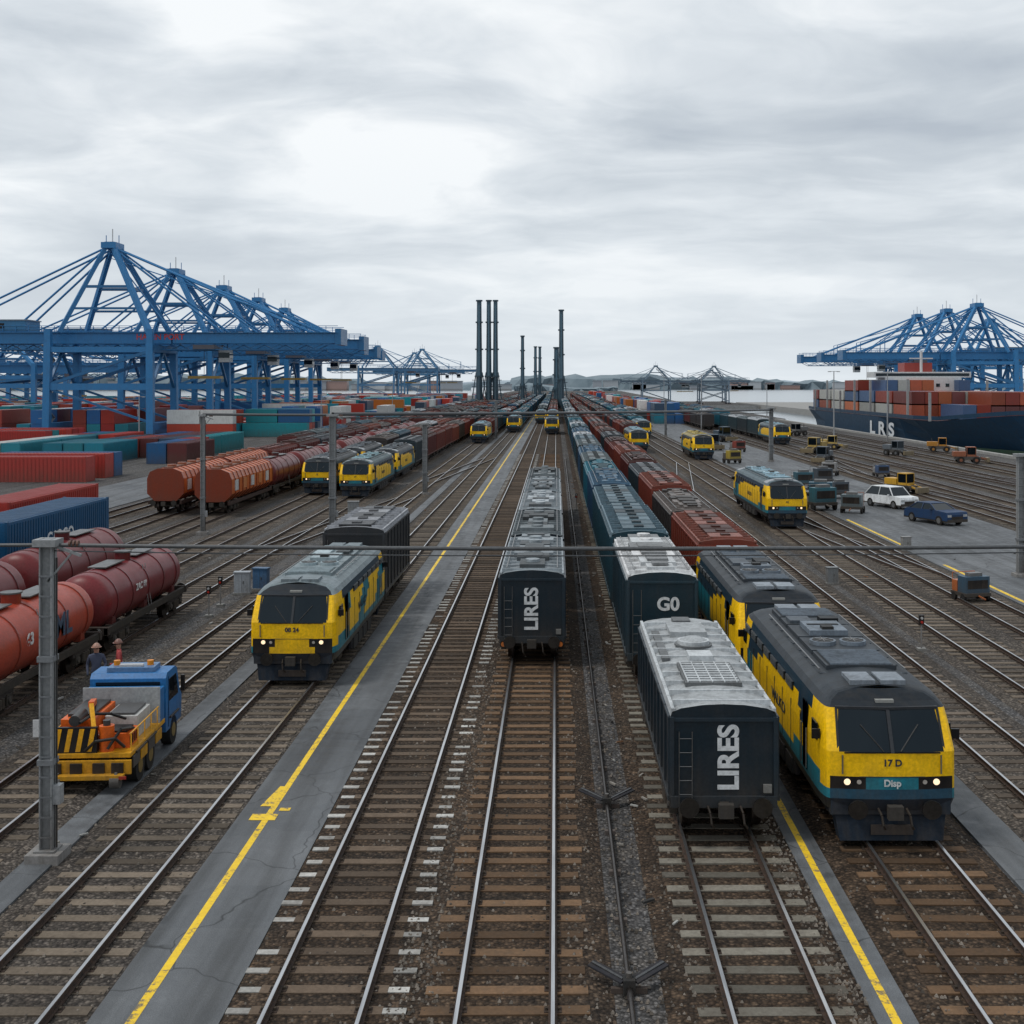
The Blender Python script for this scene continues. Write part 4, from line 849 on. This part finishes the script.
# ------------------------------------------------------------------ workers
def worker(X,Y,rz,vest,trous,hat):
    J={'pel':(0,0,.92,.15),'sp':(0,-.01,1.12,.135),'ch':(0,-.02,1.34,.165),'nk':(0,-.02,1.5,.06),'hd0':(0,-.03,1.58,.085),'hd':(0,-.03,1.68,.1),
    'sl':(-.19,-.01,1.42,.075),'el':(-.27,.03,1.15,.05),'wl':(-.25,-.12,.94,.036),'hl':(-.24,-.17,.86,.04),
    'sr':(.19,-.01,1.42,.075),'er':(.28,-.02,1.16,.05),'wr':(.24,-.22,1.08,.036),'hr':(.2,-.29,1.1,.04),
    'pl':(-.1,0,.86,.1),'kl':(-.12,-.04,.5,.068),'al':(-.13,.02,.1,.048),'tl':(-.14,-.14,.05,.045),
    'pr':(.1,0,.86,.1),'kr':(.13,-.08,.5,.068),'ar':(.15,-.02,.1,.048),'tr':(.16,-.18,.05,.045)}
    E=[('pel','sp'),('sp','ch'),('ch','nk'),('nk','hd0'),('hd0','hd'),('ch','sl'),('sl','el'),('el','wl'),('wl','hl'),('ch','sr'),('sr','er'),('er','wr'),('wr','hr'),('pel','pl'),('pl','kl'),('kl','al'),('al','tl'),('pel','pr'),('pr','kr'),('kr','ar'),('ar','tr')]
    ks=list(J); me=bpy.data.meshes.new('worker'); me.from_pydata([J[k][:3] for k in ks],[(ks.index(a),ks.index(c)) for a,c in E],[])
    o=bpy.data.objects.new('worker',me); scene.collection.objects.link(o)
    o.modifiers.new('skin','SKIN'); sv=me.skin_vertices[0].data
    for i,k in enumerate(ks): sv[i].radius=(J[k][3],J[k][3]*(.8 if k in('ch','sp','pel') else 1)); sv[i].use_root=(k=='pel')
    sb=o.modifiers.new('sub','SUBSURF'); sb.levels=2; sb.render_levels=2
    m,nt,bs=newmat('work_clothes'); oc=objc(nt); sp=N(nt,'ShaderNodeSeparateXYZ'); nt.links.new(oc,sp.inputs[0])
    r=ramp(nt,math_n(nt,'DIVIDE',sp.outputs[2],2.0),[(0,BLK),(.06,trous),(.475,vest),(.765,(.38,.2,.14))]); r.node.color_ramp.interpolation='CONSTANT'
    nt.links.new(r,bs.inputs['Base Color']); bs.inputs['Roughness'].default_value=.8; me.materials.append(m)
    b=B()
    for i in range(4): a=i/4; b.cyl((0,-.03,1.71+i*.03),(0,-.03,1.74+i*.03),.13*math.cos(a*1.2),.13*math.cos((a+.25)*1.2),n=16,col=hat)
    b.cyl((0,-.05,1.705),(0,-.05,1.715),.155,n=16,col=hat); b.cyl((0,-.13,1.635),(0,-.155,1.62),.014,n=6,col=(.38,.2,.14))
    for s in(-.035,.035): b.cyl((s,-.115,1.665),(s,-.128,1.665),.01,n=6,col=BLK)
    h=b.obj('helmet'); h.parent=o; o.location=(X,Y,.06); o.rotation_euler=(0,0,rz)
worker(-14.4,37.6,.3,(.05,.06,.1),(.03,.04,.07),(.35,.2,.15)); worker(-13.9,38.2,-1.2,(.35,.05,.05),(.02,.025,.04),(.2,.1,.08))
# ------------------------------------------------------------------ far shore
def shore(y,h,x0,x1,seed,step,mat=None):
    r=random.Random(seed); b=B(); x=x0; hh=h; v=[];f=[]
    while x<x1:
        hh+= r.uniform(-.22,.22)*h; hh=max(h*.4,min(h*1.5,hh)); v+=[(x,y,-3),(x,y+r.uniform(-20,20),hh*.8*r.uniform(.8,1.05)),(x,y+90,hh*r.uniform(.85,1.1))]; x+=step*r.uniform(.5,1.4)
    n=len(v)//3
    for i in range(n-1): f+=[(i*3,i*3+1,i*3+4,i*3+3),(i*3+1,i*3+2,i*3+5,i*3+4)]
    b.add(v,f,(0,0,0),mat or M_TREE); b.obj('distant_treeline')
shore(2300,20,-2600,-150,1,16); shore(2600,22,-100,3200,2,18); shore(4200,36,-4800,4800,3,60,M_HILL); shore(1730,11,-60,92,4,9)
b=B()
for i in range(80):
    x=R.uniform(-1500,1800); 
    if abs(x)<40: continue
    y=2200+R.uniform(-40,20) if x<0 else 2540; w=R.uniform(15,60); h=R.uniform(6,18); c=R.choice([(.4,.42,.44),(.34,.36,.39),(.38,.25,.22),(.5,.52,.54)]); b.box(x,x+w,y,y+20,-2,h,c); b.box(x-1,x+w+1,y-1,y+21,h,h+1,(.25,.27,.3))
b.obj('harbour_buildings')
# ------------------------------------------------------------------ world
w=bpy.data.worlds.new('World'); scene.world=w; w.use_nodes=True; nt=w.node_tree; bg=nt.nodes['Background']
SE=rad(62)
sky=N(nt,'ShaderNodeTexSky',sky_type='NISHITA'); sky.sun_disc=False; sky.sun_elevation=SE; sky.sun_rotation=rad(-110); sky.dust_density=3
tc=N(nt,'ShaderNodeTexCoord').outputs['Generated']; sp=N(nt,'ShaderNodeSeparateXYZ'); nt.links.new(tc,sp.inputs[0])
zc=math_n(nt,'MAXIMUM',sp.outputs[2],0.0); zz=math_n(nt,'ADD',zc,.18)
cb=N(nt,'ShaderNodeCombineXYZ'); nt.links.new(math_n(nt,'DIVIDE',sp.outputs[0],zz),cb.inputs[0]); nt.links.new(math_n(nt,'DIVIDE',sp.outputs[1],zz),cb.inputs[1]); cb.inputs[2].default_value=1.3
wn=N(nt,'ShaderNodeTexNoise'); wn.inputs['Scale'].default_value=1.1; wn.inputs['Detail'].default_value=3; nt.links.new(cb.outputs[0],wn.inputs['Vector'])
ws=N(nt,'ShaderNodeVectorMath',operation='SCALE'); nt.links.new(wn.outputs['Color'],ws.inputs[0]); ws.inputs['Scale'].default_value=.7
wa=N(nt,'ShaderNodeVectorMath',operation='ADD'); nt.links.new(cb.outputs[0],wa.inputs[0]); nt.links.new(ws.outputs[0],wa.inputs[1])
n1=noise(nt,wa.outputs[0],1.05,6,.48,sc3=(.7,1.0,1)); n2=noise(nt,wa.outputs[0],3.6,6,.55,sc3=(.8,1.1,1))
f=math_n(nt,'MULTIPLY_ADD',n2,.26); nt.links.new(math_n(nt,'MULTIPLY',n1,.74),f.node.inputs[2])
cl=ramp(nt,f,[(.38,(4.7,5.25,5.9)),(.46,(5.7,6.25,6.8)),(.53,(7.2,7.7,8.15)),(.61,(9.3,9.6,9.8))])
hz=ramp(nt,zc,[(0,(.85,.85,.85)),(.07,(.45,.45,.45)),(.2,(0,0,0))])
cl=mixc(nt,hz,cl,(7.7,8.3,8.8))
nt.links.new(mixc(nt,.96,sky.outputs[0],cl),bg.inputs['Color']); bg.inputs['Strength'].default_value=.103
sl=bpy.data.lights.new('sun','SUN'); sl.energy=1.5; sl.angle=rad(12); sl.color=(1,.96,.9); so=bpy.data.objects.new('sun',sl); scene.collection.objects.link(so)
so.rotation_euler=(rad(90)-SE,0,rad(-70))
# ------------------------------------------------------------------ camera
cd=bpy.data.cameras.new('camera'); cd.sensor_width=36; cd.lens=1200/1024*36; cd.shift_x=-44/1024; cd.shift_y=-128/1024; cd.clip_start=.1; cd.clip_end=30000
co=bpy.data.objects.new('camera',cd); scene.collection.objects.link(co); co.location=(0,0,10); co.rotation_euler=(H2,0,0); scene.camera=co
scene.view_settings.view_transform='Standard'; scene.view_settings.look='None'; scene.view_settings.exposure=0
